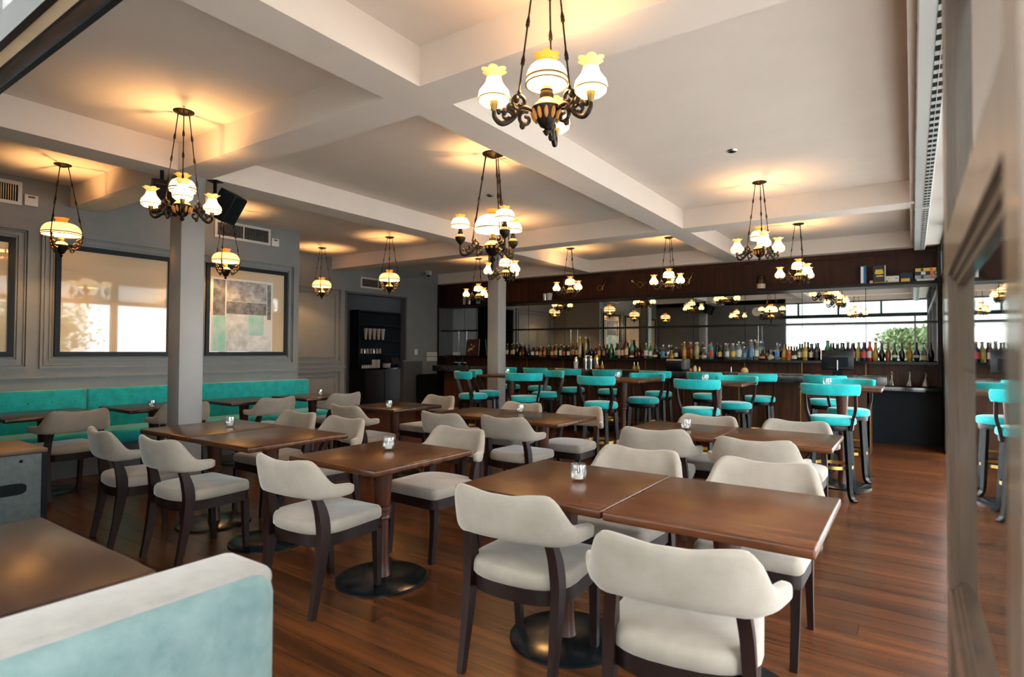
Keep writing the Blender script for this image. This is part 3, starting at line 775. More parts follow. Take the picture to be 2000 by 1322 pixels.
def chandelier(name, label, x, y, angs, zo=0.0, big=False):
    """zo lifts the whole fitting; heights are metres above the floor, the root sits at the canopy"""
    t = thing(name, label, 'chandelier', (x, y, ZC), 0, 'antique oil-lamp chandeliers')
    def W(z): return z + zo - ZC
    zf = 2.455                                         # font widest height
    if not big:
        rS, R = .095, .245
        ob('canopy_plate', canopy_geo(), 'bronze', t)
        ob('font_bowl', font_geo(.066, W(zf)), 'bronze', t)
        for k in range(12): ob('font_stripe', rz(xf(ball(0, 0, 0, .010, 8, 2.6), Matrix.Translation((.060, 0, W(zf - .03))) @ Matrix.Rotation(.32, 4, 'Y')), 2 * PI * k / 12), 'amber_stripe', t)
        ob('font_shoulder', lathe([(.060, W(zf + .008)), (.054, W(zf + .022)), (.036, W(zf + .040)), (.028, W(zf + .05))], 28, None, False), 'font_cream', t)
        ob('burner', lathe([(.028, W(zf + .045)), (.031, W(zf + .052)), (.031, W(zf + .075)), (.026, W(zf + .080)), (.030, W(zf + .086)), (.024, W(zf + .104)), (.004, W(zf + .104))], 20), 'bronze', t)
        ob('shade', shade_dome(rS, .034, .082, W(2.58)), 'hot_glass', t)
        ob('shade_band', join(band(rS + .003, W(2.585)), band(rS * .985 + .003, W(2.566), .005)), 'brass', t)
        ob('shade_crown', crown(.034, .055, W(2.658), .045), 'amber_glass', t)
        ob('bulb', ball(0, 0, W(2.60), .018, 10, 1.3), 'bulb', t)
        point('lamp_light', (0, 0, W(2.655)), LAMP_E, t)
        for k, a in enumerate(angs):
            w = math.radians(a + 34.6); ca, sa = math.cos(w), math.sin(w)
            arm = ob('arm', arm_geo(R, .058, W(zf - .015), W(2.43), w), 'bronze', t)
            ob('socket', mv(lathe([(.006, W(2.415)), (.014, W(2.425)), (.016, W(2.445)), (.019, W(2.45)), (.019, W(2.478)), (.004, W(2.478))], 14), R * ca, R * sa, 0), 'old_brass', arm)
            pr = [(.050, 2.448), (.066, 2.462), (.071, 2.482), (.066, 2.505), (.050, 2.526), (.038, 2.545), (.034, 2.562)]
            inn = [(r - .004, z) for r, z in pr]
            ob('shade', mv(loft([[(r * math.cos(2 * PI * j / 28), r * math.sin(2 * PI * j / 28), W(z)) for j in range(28)] for r, z in pr + inn[::-1]], False, True), R * ca, R * sa, 0), 'hot_glass', arm)
            ob('shade_crown', mv(crown(.034, .053, W(2.560), .040), R * ca, R * sa, 0), 'pale_amber_glass', arm)
            ob('shade_band', mv(band(.070, W(2.468), .005), R * ca, R * sa, 0), 'brass', arm)
            rc = .135
            ob('chain', chain_geo((.045 * ca, .045 * sa, -.02), (rc * ca, rc * sa, W(zf + .03))), 'bronze', t)
    else:
        rS, R = .172, .31
        zf = 2.335
        ob('canopy_plate', lathe([(.001, -.04), (.03, -.04), (.06, -.022), (.10, -.010), (.105, 0), (.001, 0)], 28), 'bronze', t)
        ob('font_bowl', join(font_geo(.085, W(zf)), lathe([(.004, W(zf - .23)), (.012, W(zf - .21)), (.022, W(zf - .18)), (.010, W(zf - .15)), (.03, W(zf - .12)), (.02, W(zf - .1))], 16)), 'bronze', t)
        for k in range(12): ob('font_stripe', rz(mv(ball(0, 0, 0, .011, 8, 1.1), .083, 0, W(zf - .012)), 2 * PI * k / 12), 'amber_stripe', t)
        ob('font_shoulder', lathe([(.080, W(zf + .008)), (.070, W(zf + .03)), (.046, W(zf + .05)), (.032, W(zf + .058))], 28, None, False), 'font_cream', t)
        ob('burner', lathe([(.030, W(zf + .055)), (.034, W(zf + .06)), (.034, W(zf + .085)), (.028, W(zf + .09)), (.026, W(zf + .12)), (.004, W(zf + .12))], 20), 'bronze', t)
        ob('shade', shade_dome(rS, .052, .135, W(2.495)), 'hot_glass', t)
        ob('shade_band', band(rS + .003, W(2.495), .010), 'brass', t)
        ob('shade_neck', lathe([(.052, W(2.63)), (.043, W(2.645)), (.042, W(2.655)), (.060, W(2.685)), (.057, W(2.685)), (.039, W(2.655)), (.049, W(2.63))], 28, None, False), 'orange_neck', t)
        ob('bulb', ball(0, 0, W(2.53), .024, 10, 1.3), 'bulb', t)
        point('lamp_light', (0, 0, W(2.615)), LAMP_E * 1.5, t)
        for a in angs:
            w = math.radians(a + 34.6); ca, sa = math.cos(w), math.sin(w)
            arm = ob('arm', arm_geo(R, .07, W(zf + .0), W(2.38), w), 'bronze', t)
            ob('arm_font', mv(lathe([(.008, W(2.36)), (.022, W(2.375)), (.045, W(2.405)), (.050, W(2.43)), (.046, W(2.436)), (.004, W(2.436))], 20), R * ca, R * sa, 0), 'bronze', arm)
            ob('arm_font_shoulder', mv(lathe([(.046, W(2.436)), (.034, W(2.455)), (.022, W(2.462))], 20, None, False), R * ca, R * sa, 0), 'font_cream', arm)
            ob('burner', mv(lathe([(.022, W(2.460)), (.024, W(2.485)), (.018, W(2.49)), (.018, W(2.51)), (.004, W(2.51))], 16), R * ca, R * sa, 0), 'bronze', arm)
            ob('shade', mv(shade_dome(.088, .034, .072, W(2.545)), R * ca, R * sa, 0), 'hot_glass', arm)
            ob('shade_band', mv(band(.091, W(2.540), .007), R * ca, R * sa, 0), 'brass', arm)
            ob('shade_crown', mv(crown(.034, .046, W(2.613), .032), R * ca, R * sa, 0), 'amber_glass', arm)
            ob('chain', chain_geo((.07 * ca, .07 * sa, -.03), (.19 * ca, .19 * sa, W(zf + .05))), 'bronze', t)
            ob('chain', chain_geo((.07 * ca - .02 * sa, .07 * sa + .02 * ca, -.03), (.19 * ca - .03 * sa, .19 * sa + .03 * ca, W(zf + .05))), 'bronze', t)
    return t
chandelier('chandelier', 'lit oil-lamp chandelier with three ruffled shades, largest and nearest the camera', -1.35, 2.22, (196, -44, 76))
chandelier('chandelier', 'lit chandelier with a big centre dome and three small domed oil lamps', -3.23, 4.35, (172, -68, 52), 0.0, True)
chandelier('chandelier', 'lit three-arm oil-lamp chandelier hanging in front of the grey column and loudspeakers', -4.66, 2.23, (180, -60, 60), .02)
chandelier('chandelier', 'lit three-arm oil-lamp chandelier in front of the rear grey column', -4.72, 6.67, (180, -58, 62))
chandelier('chandelier', 'lit three-arm oil-lamp chandelier under the right coffer near the smoke detector', -1.36, 6.70, (137, 17, -103), .02)
chandelier('chandelier', 'lit three-arm oil-lamp chandelier nearest the books above the bar, rightmost', -1.34, 9.19, (150, 30, -90))
chandelier('chandelier', 'lit three-arm oil-lamp chandelier over the bar between the brass horns', -3.24, 9.16, (180, -60, 60))
chandelier('chandelier', 'lit three-arm oil-lamp chandelier over the bar right of the rear column', -5.07, 9.18, (180, -60, 60))
chandelier('chandelier', 'lit three-arm oil-lamp chandelier over the bar left of the rear column', -7.19, 9.21, (180, -60, 60))

def pendant(label, x, y, rot=0.):
    t = thing('pendant_lamp', label, 'pendant lamp', (x, y, ZC), rot, 'single-dome oil-lamp pendants')
    def W(z): return z - ZC
    r, zf = .168, 2.395
    ob('canopy_plate', canopy_geo(), 'bronze', t)
    ob('font_bowl', font_geo(.062, W(zf)), 'bronze', t)
    ob('font_shoulder', lathe([(.058, W(zf + .008)), (.05, W(zf + .024)), (.034, W(zf + .036)), (.026, W(zf + .042))], 24, None, False), 'font_cream', t)
    ob('burner', lathe([(.026, W(zf + .04)), (.029, W(zf + .048)), (.029, W(zf + .066)), (.022, W(zf + .07)), (.022, W(zf + .09)), (.004, W(zf + .09))], 18), 'brass', t)
    ob('shade', shade_dome(r, .060, .105, W(2.515)), 'milk_glass', t)
    ob('shade_band', join(band(r + .003, W(2.517), .007), band(r * .985 + .003, W(2.498), .006)), 'bronze', t)
    ob('shade_neck', lathe([(.060, W(2.618)), (.050, W(2.632)), (.050, W(2.655)), (.062, W(2.672)), (.058, W(2.672)), (.046, W(2.655)), (.046, W(2.632)), (.056, W(2.618))], 28, None, False), 'orange_neck', t)
    ob('bulb', ball(0, 0, W(2.505), .02, 10, 1.3), 'bulb', t)
    point('lamp_light', (0, 0, W(2.60)), LAMP_E * 1.1, t)
    for a in (160, 280, 40):
        w = math.radians(a + 34.6); ca, sa = math.cos(w), math.sin(w)
        def P(l): return [(q * ca, q * sa, W(z)) for q, z in l]
        g = [tube(P(crom([(.050, zf - .01), (.09, zf - .035), (.135, zf - .01), (.165, zf + .05), (.165, zf + .105)], 6)), .008, 8)]
        for (c, a0, a1, r0, r1) in (((.115, zf + .012), -PI * .5, PI * 1.5, .032, .010), ((.150, zf + .055), PI, -PI * .9, .024, .008), ((.085, zf - .045), PI * .5, -PI * 1.4, .022, .008)):
            g.append(tube(P(spiral(c, a0, a1, r0, r1)), .007, 6))
        for (q, z, s) in ((.10, zf - .03, .014), (.14, zf + .02, .015), (.165, zf + .09, .013), (.16, zf + .05, .014)):
            g.append(ball(*P([(q, z)])[0], s, 8, 1.2))
        ob('arm', join(*g), 'bronze', t)
        ob('chain', chain_geo((.045 * ca, .045 * sa, -.02), (.178 * ca, .178 * sa, W(zf + .10))), 'bronze', t)
    return t
p0 = pendant('lit pendant lamp with one amber dome shade, leftmost, above the banquette', -7.03, 2.20)
for (x, y, lab) in ((-7.38, 4.09, 'lit pendant lamp with one amber dome shade just right of the front column'),
                    (-8.83, 6.69, 'lit pendant lamp with one amber dome shade in front of the panelled recess wall'),
                    (-7.05, 6.66, 'lit pendant lamp with one amber dome shade in front of the doorway vent')):
    dup(p0, (x, y, ZC), 0, lab)

# ---- loudspeakers on the front column
def speaker(label, loc, rotz, tilt, top):
    t = thing('loudspeaker', label, 'loudspeaker', loc, rotz, 'wall loudspeakers')
    R_ = Matrix.Rotation(tilt, 4, 'X')
    ob('cabinet', xf(rbox(-.10, -.085, -.14, .10, .085, .14, .01, 2), R_), 'black_matte', t)
    ob('grille', xf(rbox(-.094, .083, -.134, .094, .092, .134, .004, 1), R_), 'black_gloss', t)
    ob('bracket', join(tube([(0, -.08, .0), (0, -.13, .10), (0, -.13, top - .008)], .016, 8), box(-.05, -.18, top - .008, .05, -.08, top)), 'black_matte', t)
speaker('black loudspeaker on a bracket at the right of the front column top', (-5.36, 2.98, 2.72), math.radians(-62), math.radians(-30), ZS - 2.72)
speaker('black loudspeaker on a bracket behind the chandelier at the front column', (-5.42, 2.44, 2.70), math.radians(-105), math.radians(-25), ZS - 2.66)

# ---- air vents, thermostats, switches, detectors
def vent(label, X, y0, y1, z0, z1):
    t = thing('air_vent', label, 'air vent', (X, y0, z0), 0, 'white framed wall air vents'); w = y1 - y0; h = z1 - z0; f = .035
    ob('frame', join(box(0, 0, 0, .02, w, f), box(0, 0, h - f, .02, w, h), box(0, 0, f, .02, f, h - f), box(0, w - f, f, .02, w, h - f), box(0, w / 2 - .008, f, .018, w / 2 + .008, h - f)), 'white_metal', t, False)
    ob('backing', box(.001, f, f, .004, w - f, h - f), 'black_matte', t, False)
    n = int((w - 2 * f) / .02)
    tag(ob('slats', join(*[box(.005, f + .02 * k + .008, f, .012, f + .02 * k + .013, h - f) for k in range(n)]), 'steel', t, False), kind='stuff')
vent('white air vent high on the left wall at the left edge', XL, 1.25, 2.11, 2.90, 3.15)
vent('white air vent high on the left wall behind the loudspeaker', XL, 4.21, 5.05, 2.91, 3.155)
vent('white air vent above the service doorway', XL2, 8.20, 9.18, 2.67, 2.90)
for (y, lab) in ((2.13, 'white thermostat box beside the leftmost air vent'), (5.07, 'white thermostat box beside the vent right of the front column')):
    t = thing('thermostat', lab, 'thermostat', (XL, y, 2.91), 0, 'wall thermostats')
    ob('case', rbox(0, 0, 0, .025, .12, .12, .006, 2), 'white_plastic', t); ob('display', box(.0245, .03, .085, .0265, .09, .103), 'dark_print', t, False)
t = thing('switch_plate', 'two rows of white light switches beside the bar', 'light switch', (XL2, 10.24, 1.10), 0)
for k in range(2): ob('plate', rbox(0, 0, k * .115, .012, .42, k * .115 + .095, .004, 1), 'white_plastic', t)
for k in range(2):
    for j in range(4): ob('rocker', box(.0115, .02 + j * .1, .018 + k * .115, .016, .095 + j * .1, .078 + k * .115), 'white_metal', t, False)
t = thing('switch_plate', 'single white light switch near the doorway', 'light switch', (XL2, 9.83, 1.25), 0)
ob('plate', rbox(0, 0, 0, .012, .10, .13, .004, 1), 'white_plastic', t); ob('rocker', box(.0115, .03, .04, .016, .07, .09), 'white_metal', t, False)
t = thing('ceiling_camera', 'small white device on the ceiling near the bar', 'camera', (-9.30, 10.02, ZC), 0)
ob('mount', box(-.05, -.05, -.10, .05, .05, 0), 'white_plastic', t, False); ob('dome', ball(0, 0, -.10, .04, 10), 'black_gloss', t)
for (x, y, lab) in ((-1.35, 5.5, 'small round detector on the right coffer ceiling'), (-4.13, 5.5, 'small round detector on the ceiling behind the big chandelier')):
    t = thing('smoke_detector', lab, 'smoke detector', (x, y, ZC), 0, 'ceiling detectors')
    ob('base', lathe([(.001, -.012), (.04, -.012), (.048, 0), (.001, 0)], 20), 'steel', t); ob('lens', lathe([(.001, -.020), (.02, -.018), (.026, -.0118), (.001, -.0118)], 16), 'black_matte', t)
t = thing('wall_clock', 'round white wall clock on the front wall, seen in the bar mirror', 'clock', (-4.35, YF, 2.72), 0)
ob('face', xf(lathe([(.001, 0), (.15, 0), (.15, .03), (.001, .03)], 28), Matrix.Rotation(-PI / 2, 4, 'X')), 'white_plastic', t)
ob('hands', join(box(-.005, .031, 0, .005, .034, .11), box(0, .031, -.005, .08, .034, .005)), 'black_matte', t, False)

# ---- linear air diffusers under the edge beam
for (y0, y1, lab) in ((.80, 7.46, 'long white linear air diffuser along the right edge of the ceiling, nearer length'), (7.56, 10.58, 'white linear air diffuser along the right edge of the ceiling, farther length')):
    t = thing('air_diffuser', lab, 'air diffuser', (.03, y0, ZS - .07), 0, 'linear air diffusers'); L_ = y1 - y0
    ob('housing', rbox(0, 0, .0, .135, L_, .07, .006, 1), 'white_metal', t)
    ob('slot', box(.075, .03, -.003, .125, L_ - .03, .001), 'black_matte', t, False)
    ob('slot_bar', box(.098, .02, -.008, .102, L_ - .02, -.001), 'white_metal', t, False)
    n = int(L_ / .12)
    tag(ob('vanes', join(*[box(.075, .05 + k * .12, -.006, .125, .05 + k * .12 + .05, -.002) for k in range(n)]), 'white_metal', t, False), kind='stuff')
    for k in range(int(L_ / .75)):
        ob('fixing', box(-.0015, .3 + k * .75, .028, .001, .36 + k * .75, .042), 'black_matte', t, False)
# ================================================================== BAR
YBF, YBC = 9.05, 8.80           # bar front panel plane, counter front edge
BX0, BX1 = -7.95, -.47
bar_t = thing('bar_counter', 'long bar counter with dark wood panel front and black stone top', 'bar counter', (0, 0, 0))
n = 9; pwid = (BX1 - BX0) / n
for k in range(n):
    x0 = BX0 + k * pwid
    ob('front_panel', box(x0 + .006, YBF, .10, x0 + pwid - .006, YBF + .03, .94), 'bar_wood', bar_t, False)
    ob('brass_strip', box(x0 + pwid - .006, YBF + .004, .10, x0 + pwid + .006, YBF + .024, .94), 'brass', bar_t, False)
ob('kick_board', box(BX0, YBF + .03, 0, BX1 - .02, YBF + .06, .10), 'black_matte', bar_t, False)
ob('body', box(BX0, YBF + .032, .10, BX1 - .03, YBF + .5, .93), 'dark_wood', bar_t, False)
ob('end_panel', box(BX1 - .03, YBF, 0, BX1, YBF + .52, .94), 'bar_wood', bar_t, False)
ob('counter_top', rbox(BX0 - .10, YBC, .94, BX1 + .20, YBF + .62, 1.055, .008, 2), 'black_stone', bar_t)
ob('foot_rail', tube([(BX0 + .1, YBF - .12, .20), (BX1 - .1, YBF - .12, .20)], .02, 10), 'brass', bar_t)

YM = 10.86                      # mirror face
bb = thing('back_bar', 'dark wood back bar with mirrors, bottle shelf and high ledge', 'back bar', (0, 0, 0))
ob('carcass', box(XL2 + .01, YM + .02, .0, XR - .01, YB - .005, ZS), 'black_matte', bb, False)
fw = .92
x = XR - .05 - fw
seams = []
while x > XL2 - .5:
    x0 = max(x, XL2 + .02)
    ob('mirror_panel', box(x0 + .004, YM, 1.24, x + fw - .004, YM + .012, 2.40), 'mirror', bb, False)
    ob('fascia_board', box(x0 + .002, YM - .03, 2.445, x + fw - .002, YM + .01, 2.90), 'fascia_wood', bb, False)
    ob('splash_panel', box(x0 + .005, YM - .06, .86, x + fw - .005, YM - .03, 1.185), 'bar_wood', bb, False)
    if x > XL2 + .05:
        ob('brass_strip', box(x - .005, YM - .064, .86, x + .005, YM - .05, 1.185), 'brass', bb, False)
        seams.append(x)
    x -= fw
ob('fascia_board', box(XL2 + .02, YM - .05, 2.90, XR - .02, YM + .01, ZS), 'fascia_wood', bb, False)
ob('ledge', box(XL2 + .02, YM - .28, 2.395, XR - .02, YM + .01, 2.44), 'dark_wood', bb, False)
ob('glass_rack', box(XL2 + .02, YM - .16, 1.815, XR - .02, YM - .02, 1.845), 'black_gloss', bb, False)
ob('bottle_shelf', box(XL2 + .02, YM - .24, 1.185, XR - .02, YM - .005, 1.225), 'black_gloss', bb, False)
ob('counter_top', rbox(-8.6, 10.32, .79, XR - .02, YM - .03, .855, .006, 2), 'black_stone', bb)
ob('cabinet', box(-8.58, 10.42, .0, XR - .02, YM, .79), 'black_matte', bb, False)
for xx in (-8.95, -2.2, -5.9): ob('upright', box(xx - .006, YM - .155, 1.225, xx + .006, YM - .145, 1.815), 'steel', bb, False)
ob('side_post', box(XR - .05, YM - .26, .0, XR - .005, YM + .02, ZS - .02), 'dark_wood', bb, False)
ob('side_post', box(XL2 + .012, YM - .26, .0, XL2 + .07, YM + .02, ZS - .02), 'dark_wood', bb, False)

# ---- bottles on the back bar shelf
def prof(kind):
    P = {'round': [(.001, 0), (.46, .0), (.5, .02), (.5, .56), (.46, .63), (.28, .71), (.19, .76), (.175, .93)],
         'decanter': [(.001, 0), (.30, .0), (.36, .03), (.5, .25), (.52, .36), (.44, .48), (.26, .60), (.18, .70), (.155, .93)],
         'squat': [(.001, 0), (.52, .0), (.6, .04), (.66, .22), (.62, .42), (.42, .58), (.24, .66), (.22, .90)],
         'tall': [(.001, 0), (.42, .0), (.46, .02), (.46, .66), (.38, .74), (.2, .82), (.18, .95)],
         'cognac': [(.001, 0), (.5, .0), (.56, .03), (.52, .35), (.38, .56), (.22, .68), (.18, .76), (.17, .93)]}
    return P[kind]
BW = .078
BM = {}
def bmesh_of(kind):
    if kind not in BM:
        g = lathe([(r * BW, z) for r, z in prof(kind)] + [(.001, prof(kind)[-1][1])], 16)
        topr = prof(kind)[-1][0] * BW
        c = lathe([(.001, .925), (topr * 1.18, .925), (topr * 1.18, .995), (topr * .9, 1.0), (.001, 1.0)], 12)
        lr = {'round': (.5, .18, .50), 'decanter': (.515, .22, .34), 'squat': (.655, .14, .32), 'tall': (.46, .15, .55), 'cognac': (.53, .10, .34)}[kind]
        rr = lr[0] * BW * 1.012 + .0004
        pr = prof(kind)
        def rad(z):
            for i in range(1, len(pr)):
                if pr[i][1] >= z > pr[i - 1][1]: f = (z - pr[i - 1][1]) / (pr[i][1] - pr[i - 1][1]); return (pr[i - 1][0] * (1 - f) + pr[i][0] * f) * BW
            return rr
        zs = [lr[1] + (lr[2] - lr[1]) * k / 4 for k in range(5)]
        rings = [[((rad(z) + .0012) * math.cos(-PI / 2 + s), (rad(z) + .0012) * math.sin(-PI / 2 + s), z) for s in [-1.25 + 2.5 * j / 10 for j in range(11)]] for z in zs]
        V = [p for r in rings for p in r]; F = [(a * 11 + j, a * 11 + j + 1, (a + 1) * 11 + j + 1, (a + 1) * 11 + j) for a in range(4) for j in range(10)]
        BM[kind] = (g, c, (V, F))
    return BM[kind]
GL = {  # bottle glass colour: (rgb, transparency)
    'dark brown': ((.035, .014, .007), 0), 'black': ((.008, .008, .010), 0), 'amber': ((.26, .075, .012), .35), 'dark red': ((.06, .006, .008), 0), 'gold': ((.52, .27, .035), .3),
    'clear': ((.72, .76, .75), .85), 'pale blue': ((.35, .66, .80), .7), 'green': ((.02, .20, .05), .2), 'dark green': ((.008, .045, .022), 0), 'navy blue': ((.008, .015, .06), 0),
    'yellow': ((.62, .46, .06), .35), 'bright green': ((.03, .42, .22), .3), 'plum': ((.05, .012, .03), 0), 'red': ((.60, .045, .012), .25), 'pale yellow': ((.62, .56, .25), .5), 'turquoise': ((.10, .50, .52), .5)}
for k, (c, tr) in GL.items(): mat('bottle ' + k, c, .08, trans=tr, spec=.6)
LB = {'white': (.74, .72, .66), 'cream': (.66, .54, .36), 'orange': (.62, .25, .06), 'pink': (.62, .35, .30), 'yellow': (.70, .55, .15), 'blue': (.10, .28, .55), 'red': (.55, .06, .05), 'black': (.02, .02, .02), 'lilac': (.55, .50, .66), 'gold': (.6, .4, .1)}
for k, c in LB.items(): mat('label ' + k, c, .6, var=.35, vscale=60)
CP = {'black': (.015, .015, .015), 'gold': (.6, .4, .1), 'red': (.45, .03, .03), 'white': (.7, .7, .68), 'green': (.02, .22, .12), 'silver': (.6, .6, .6), 'brown': (.18, .07, .03)}
for k, c in CP.items(): mat('cap ' + k, c, .4)
def W1(x): return 980 + x * .11
def W2(x): return 1180 + x * .11
def W3(x): return 1380 + x * .12
def W4(x): return 1600 + x * .125
BL = []
def add(fn, sc, lst):
    for (x, ty, kind, col, lab, cap) in lst: BL.append((fn(x), 640 + ty * sc, kind, col, lab, cap))
add(W1, .11, [(100, 285, 'round', 'dark brown', 'cream', 'gold'), (160, 285, 'round', 'dark brown', 'pink', 'gold'), (212, 265, 'round', 'dark brown', 'cream', 'gold'), (270, 265, 'round', 'black', None, 'white'),
              (325, 275, 'cognac', 'dark red', 'gold', 'white'), (378, 280, 'cognac', 'dark red', None, 'white'), (470, 345, 'squat', 'black', None, 'black'), (550, 335, 'round', 'navy blue', 'white', 'black'),
              (628, 330, 'round', 'dark brown', 'cream', 'black'), (690, 335, 'round', 'amber', 'orange', 'white'), (765, 320, 'round', 'amber', 'orange', 'red'), (830, 310, 'round', 'black', 'black', 'white'),
              (895, 320, 'round', 'amber', 'yellow', 'gold'), (962, 295, 'round', 'amber', 'cream', 'white'), (1045, 300, 'tall', 'dark brown', 'white', 'white'), (1105, 325, 'round', 'black', 'red', 'white'),
              (1185, 320, 'round', 'black', 'white', 'white'), (1262, 255, 'round', 'dark brown', 'orange', 'gold'), (1335, 265, 'round', 'dark green', 'yellow', 'red'), (1408, 160, 'tall', 'yellow', 'cream', 'white'),
              (1468, 160, 'tall', 'yellow', None, 'white'), (1530, 400, 'squat', 'black', 'white', 'black'), (1595, 345, 'round', 'black', None, 'red'), (1660, 330, 'round', 'dark brown', None, 'red'),
              (1730, 290, 'round', 'amber', 'gold', 'gold'), (1805, 300, 'round', 'dark brown', 'pink', 'red'), (1870, 290, 'round', 'plum', None, 'red')])
add(W2, .11, [(140, 280, 'tall', 'green', None, 'black'), (205, 270, 'round', 'black', 'white', 'red'), (265, 255, 'round', 'clear', 'cream', 'red'), (335, 260, 'round', 'dark brown', 'cream', 'red'),
              (415, 210, 'round', 'amber', 'cream', 'green'), (478, 215, 'round', 'bright green', None, 'red'), (510, 400, 'squat', 'dark red', 'white', 'red'), (570, 345, 'tall', 'dark brown', 'orange', 'brown'),
              (632, 365, 'round', 'dark red', None, 'black'), (680, 370, 'round', 'black', 'red', 'red'), (745, 270, 'round', 'clear', 'white', 'silver'), (822, 290, 'round', 'green', 'white', 'gold'),
              (905, 340, 'squat', 'black', 'cream', 'black'), (990, 350, 'round', 'black', None, 'black'), (1065, 305, 'round', 'clear', 'blue', 'white'), (1135, 305, 'round', 'clear', None, 'white'),
              (1200, 450, 'squat', 'gold', None, 'gold'), (1280, 350, 'round', 'dark brown', 'white', 'white'), (1365, 280, 'round', 'dark green', 'black', 'red'), (1440, 250, 'round', 'gold', 'orange', 'white'),
              (1500, 250, 'round', 'amber', 'orange', 'red'), (1555, 260, 'round', 'amber', None, 'white'), (1612, 262, 'round', 'gold', 'cream', 'white'), (1665, 255, 'tall', 'pale yellow', None, 'white'),
              (1715, 350, 'cognac', 'black', 'gold', 'brown'), (1790, 350, 'squat', 'clear', 'cream', 'white'), (1855, 290, 'round', 'clear', 'white', 'red'), (1915, 260, 'tall', 'turquoise', 'red', 'red'), (1985, 340, 'round', 'navy blue', None, 'black')])
add(W3, .12, [(220, 280, 'round', 'black', 'gold', 'black'), (298, 250, 'tall', 'clear', 'blue', 'white'), (350, 260, 'round', 'clear', 'white', 'red'), (395, 255, 'round', 'clear', 'yellow', 'red'), (445, 255, 'round', 'clear', 'yellow', 'white'), (490, 262, 'tall', 'clear', None, 'white'),
              (540, 225, 'tall', 'pale blue', 'white', 'white'), (580, 230, 'tall', 'clear', None, 'white'), (625, 305, 'round', 'clear', 'blue', 'white'), (690, 195, 'tall', 'clear', 'blue', 'red'), (740, 195, 'tall', 'clear', 'blue', 'blue' if False else 'white'),
              (785, 195, 'tall', 'clear', None, 'white'), (845, 210, 'round', 'clear', 'white', 'red'), (890, 215, 'tall', 'clear', 'white', 'white'), (915, 345, 'squat', 'black', 'orange', 'black'), (972, 350, 'round', 'amber', None, 'black'),
              (1045, 350, 'squat', 'clear', 'cream', 'brown'), (1150, 245, 'round', 'clear', 'blue', 'silver'), (1255, 270, 'round', 'gold', 'gold', 'brown'), (1340, 300, 'round', 'gold', 'red', 'brown'), (1430, 300, 'cognac', 'black', 'white', 'gold'),
              (1520, 260, 'round', 'dark green', 'white', 'black'), (1610, 230, 'round', 'gold', 'yellow', 'green'), (1695, 260, 'round', 'black', 'white', 'black'), (1785, 245, 'round', 'dark brown', 'black', 'white')])
add(W4, .125, [(120, 200, 'round', 'bright green', 'orange', 'brown'), (190, 235, 'round', 'dark green', 'white', 'white'), (275, 240, 'round', 'navy blue', 'white', 'white'), (355, 235, 'round', 'dark green', 'orange', 'black'),
               (440, 215, 'cognac', 'plum', 'white', 'silver'), (520, 230, 'round', 'dark brown', 'pink', 'white'), (610, 225, 'round', 'pale yellow', 'yellow', 'green'), (700, 225, 'round', 'navy blue', 'red', 'red'), (785, 215, 'round', 'red', 'white', 'red'),
               (875, 230, 'decanter', 'gold', None, 'brown'), (975, 230, 'decanter', 'black', None, 'brown'), (1075, 230, 'decanter', 'amber', None, 'red'), (1180, 230, 'decanter', 'dark green', 'white', 'green'), (1295, 230, 'decanter', 'black', None, 'brown'),
               (1415, 230, 'decanter', 'gold', None, 'brown'), (1525, 230, 'decanter', 'navy blue', 'lilac', 'black'), (1640, 235, 'cognac', 'clear', 'cream', 'red'), (1750, 230, 'decanter', 'black', None, 'brown')])
BL.sort(key=lambda b: -b[0])
ONES = ['', 'first', 'second', 'third', 'fourth', 'fifth', 'sixth', 'seventh', 'eighth', 'ninth', 'tenth', 'eleventh', 'twelfth', 'thirteenth', 'fourteenth', 'fifteenth', 'sixteenth', 'seventeenth', 'eighteenth', 'nineteenth']
TENS = {2: ('twentieth', 'twenty'), 3: ('thirtieth', 'thirty'), 4: ('fortieth', 'forty'), 5: ('fiftieth', 'fifty'), 6: ('sixtieth', 'sixty'), 7: ('seventieth', 'seventy'), 8: ('eightieth', 'eighty'), 9: ('ninetieth', 'ninety')}
def ordinal(n):
    if n >= 100: return 'hundredth' if n == 100 else 'hundred-and-' + ordinal(n - 100)
    if n < 20: return ONES[n]
    return TENS[n // 10][0] if n % 10 == 0 else TENS[n // 10][1] + '-' + ONES[n % 10]
SHAPE = {'round': 'round-shouldered', 'decanter': 'bulb-shaped', 'squat': 'squat', 'tall': 'tall slim', 'cognac': 'flared'}
MESHC = {}
lastx = 99
for i, (px, ty, kind, col, lab, cap) in enumerate(BL):
    p = onY(px, 697, 10.735); x = float(p[0]); yy = 10.735
    if lastx - x < .082: yy = 10.785 if flip == 0 else 10.685; flip = 1 - flip
    else: flip = 0; yy = 10.735
    if lastx - x < .045: x = lastx - .045
    lastx = x
    h = max(.16, float(onY(px, ty, 10.735)[2]) - 1.225)
    g, c, l = bmesh_of(kind)
    def cached(key, geo, m_):
        if key not in MESHC: MESHC[key] = mesh('bottle_mesh', geo, m_)
        return MESHC[key]
    b = ob('bottle', cached((kind, col), g, 'bottle ' + col), None); b.location = (x, yy, 1.2255); b.scale = (1, 1, h)
    tag(b, '%s %s bottle%s, %s from right on bar shelf' % (SHAPE[kind], col, (' with %s label' % lab) if lab else ' without label', ordinal(i + 1)), 'bottle', 'bottles on the back bar shelf')
    ob('cap', cached((kind, 'cap', cap), c, 'cap ' + cap), None, b)
    if lab: ob('paper_label', cached((kind, 'lab', lab), l, 'label ' + lab), None, b)

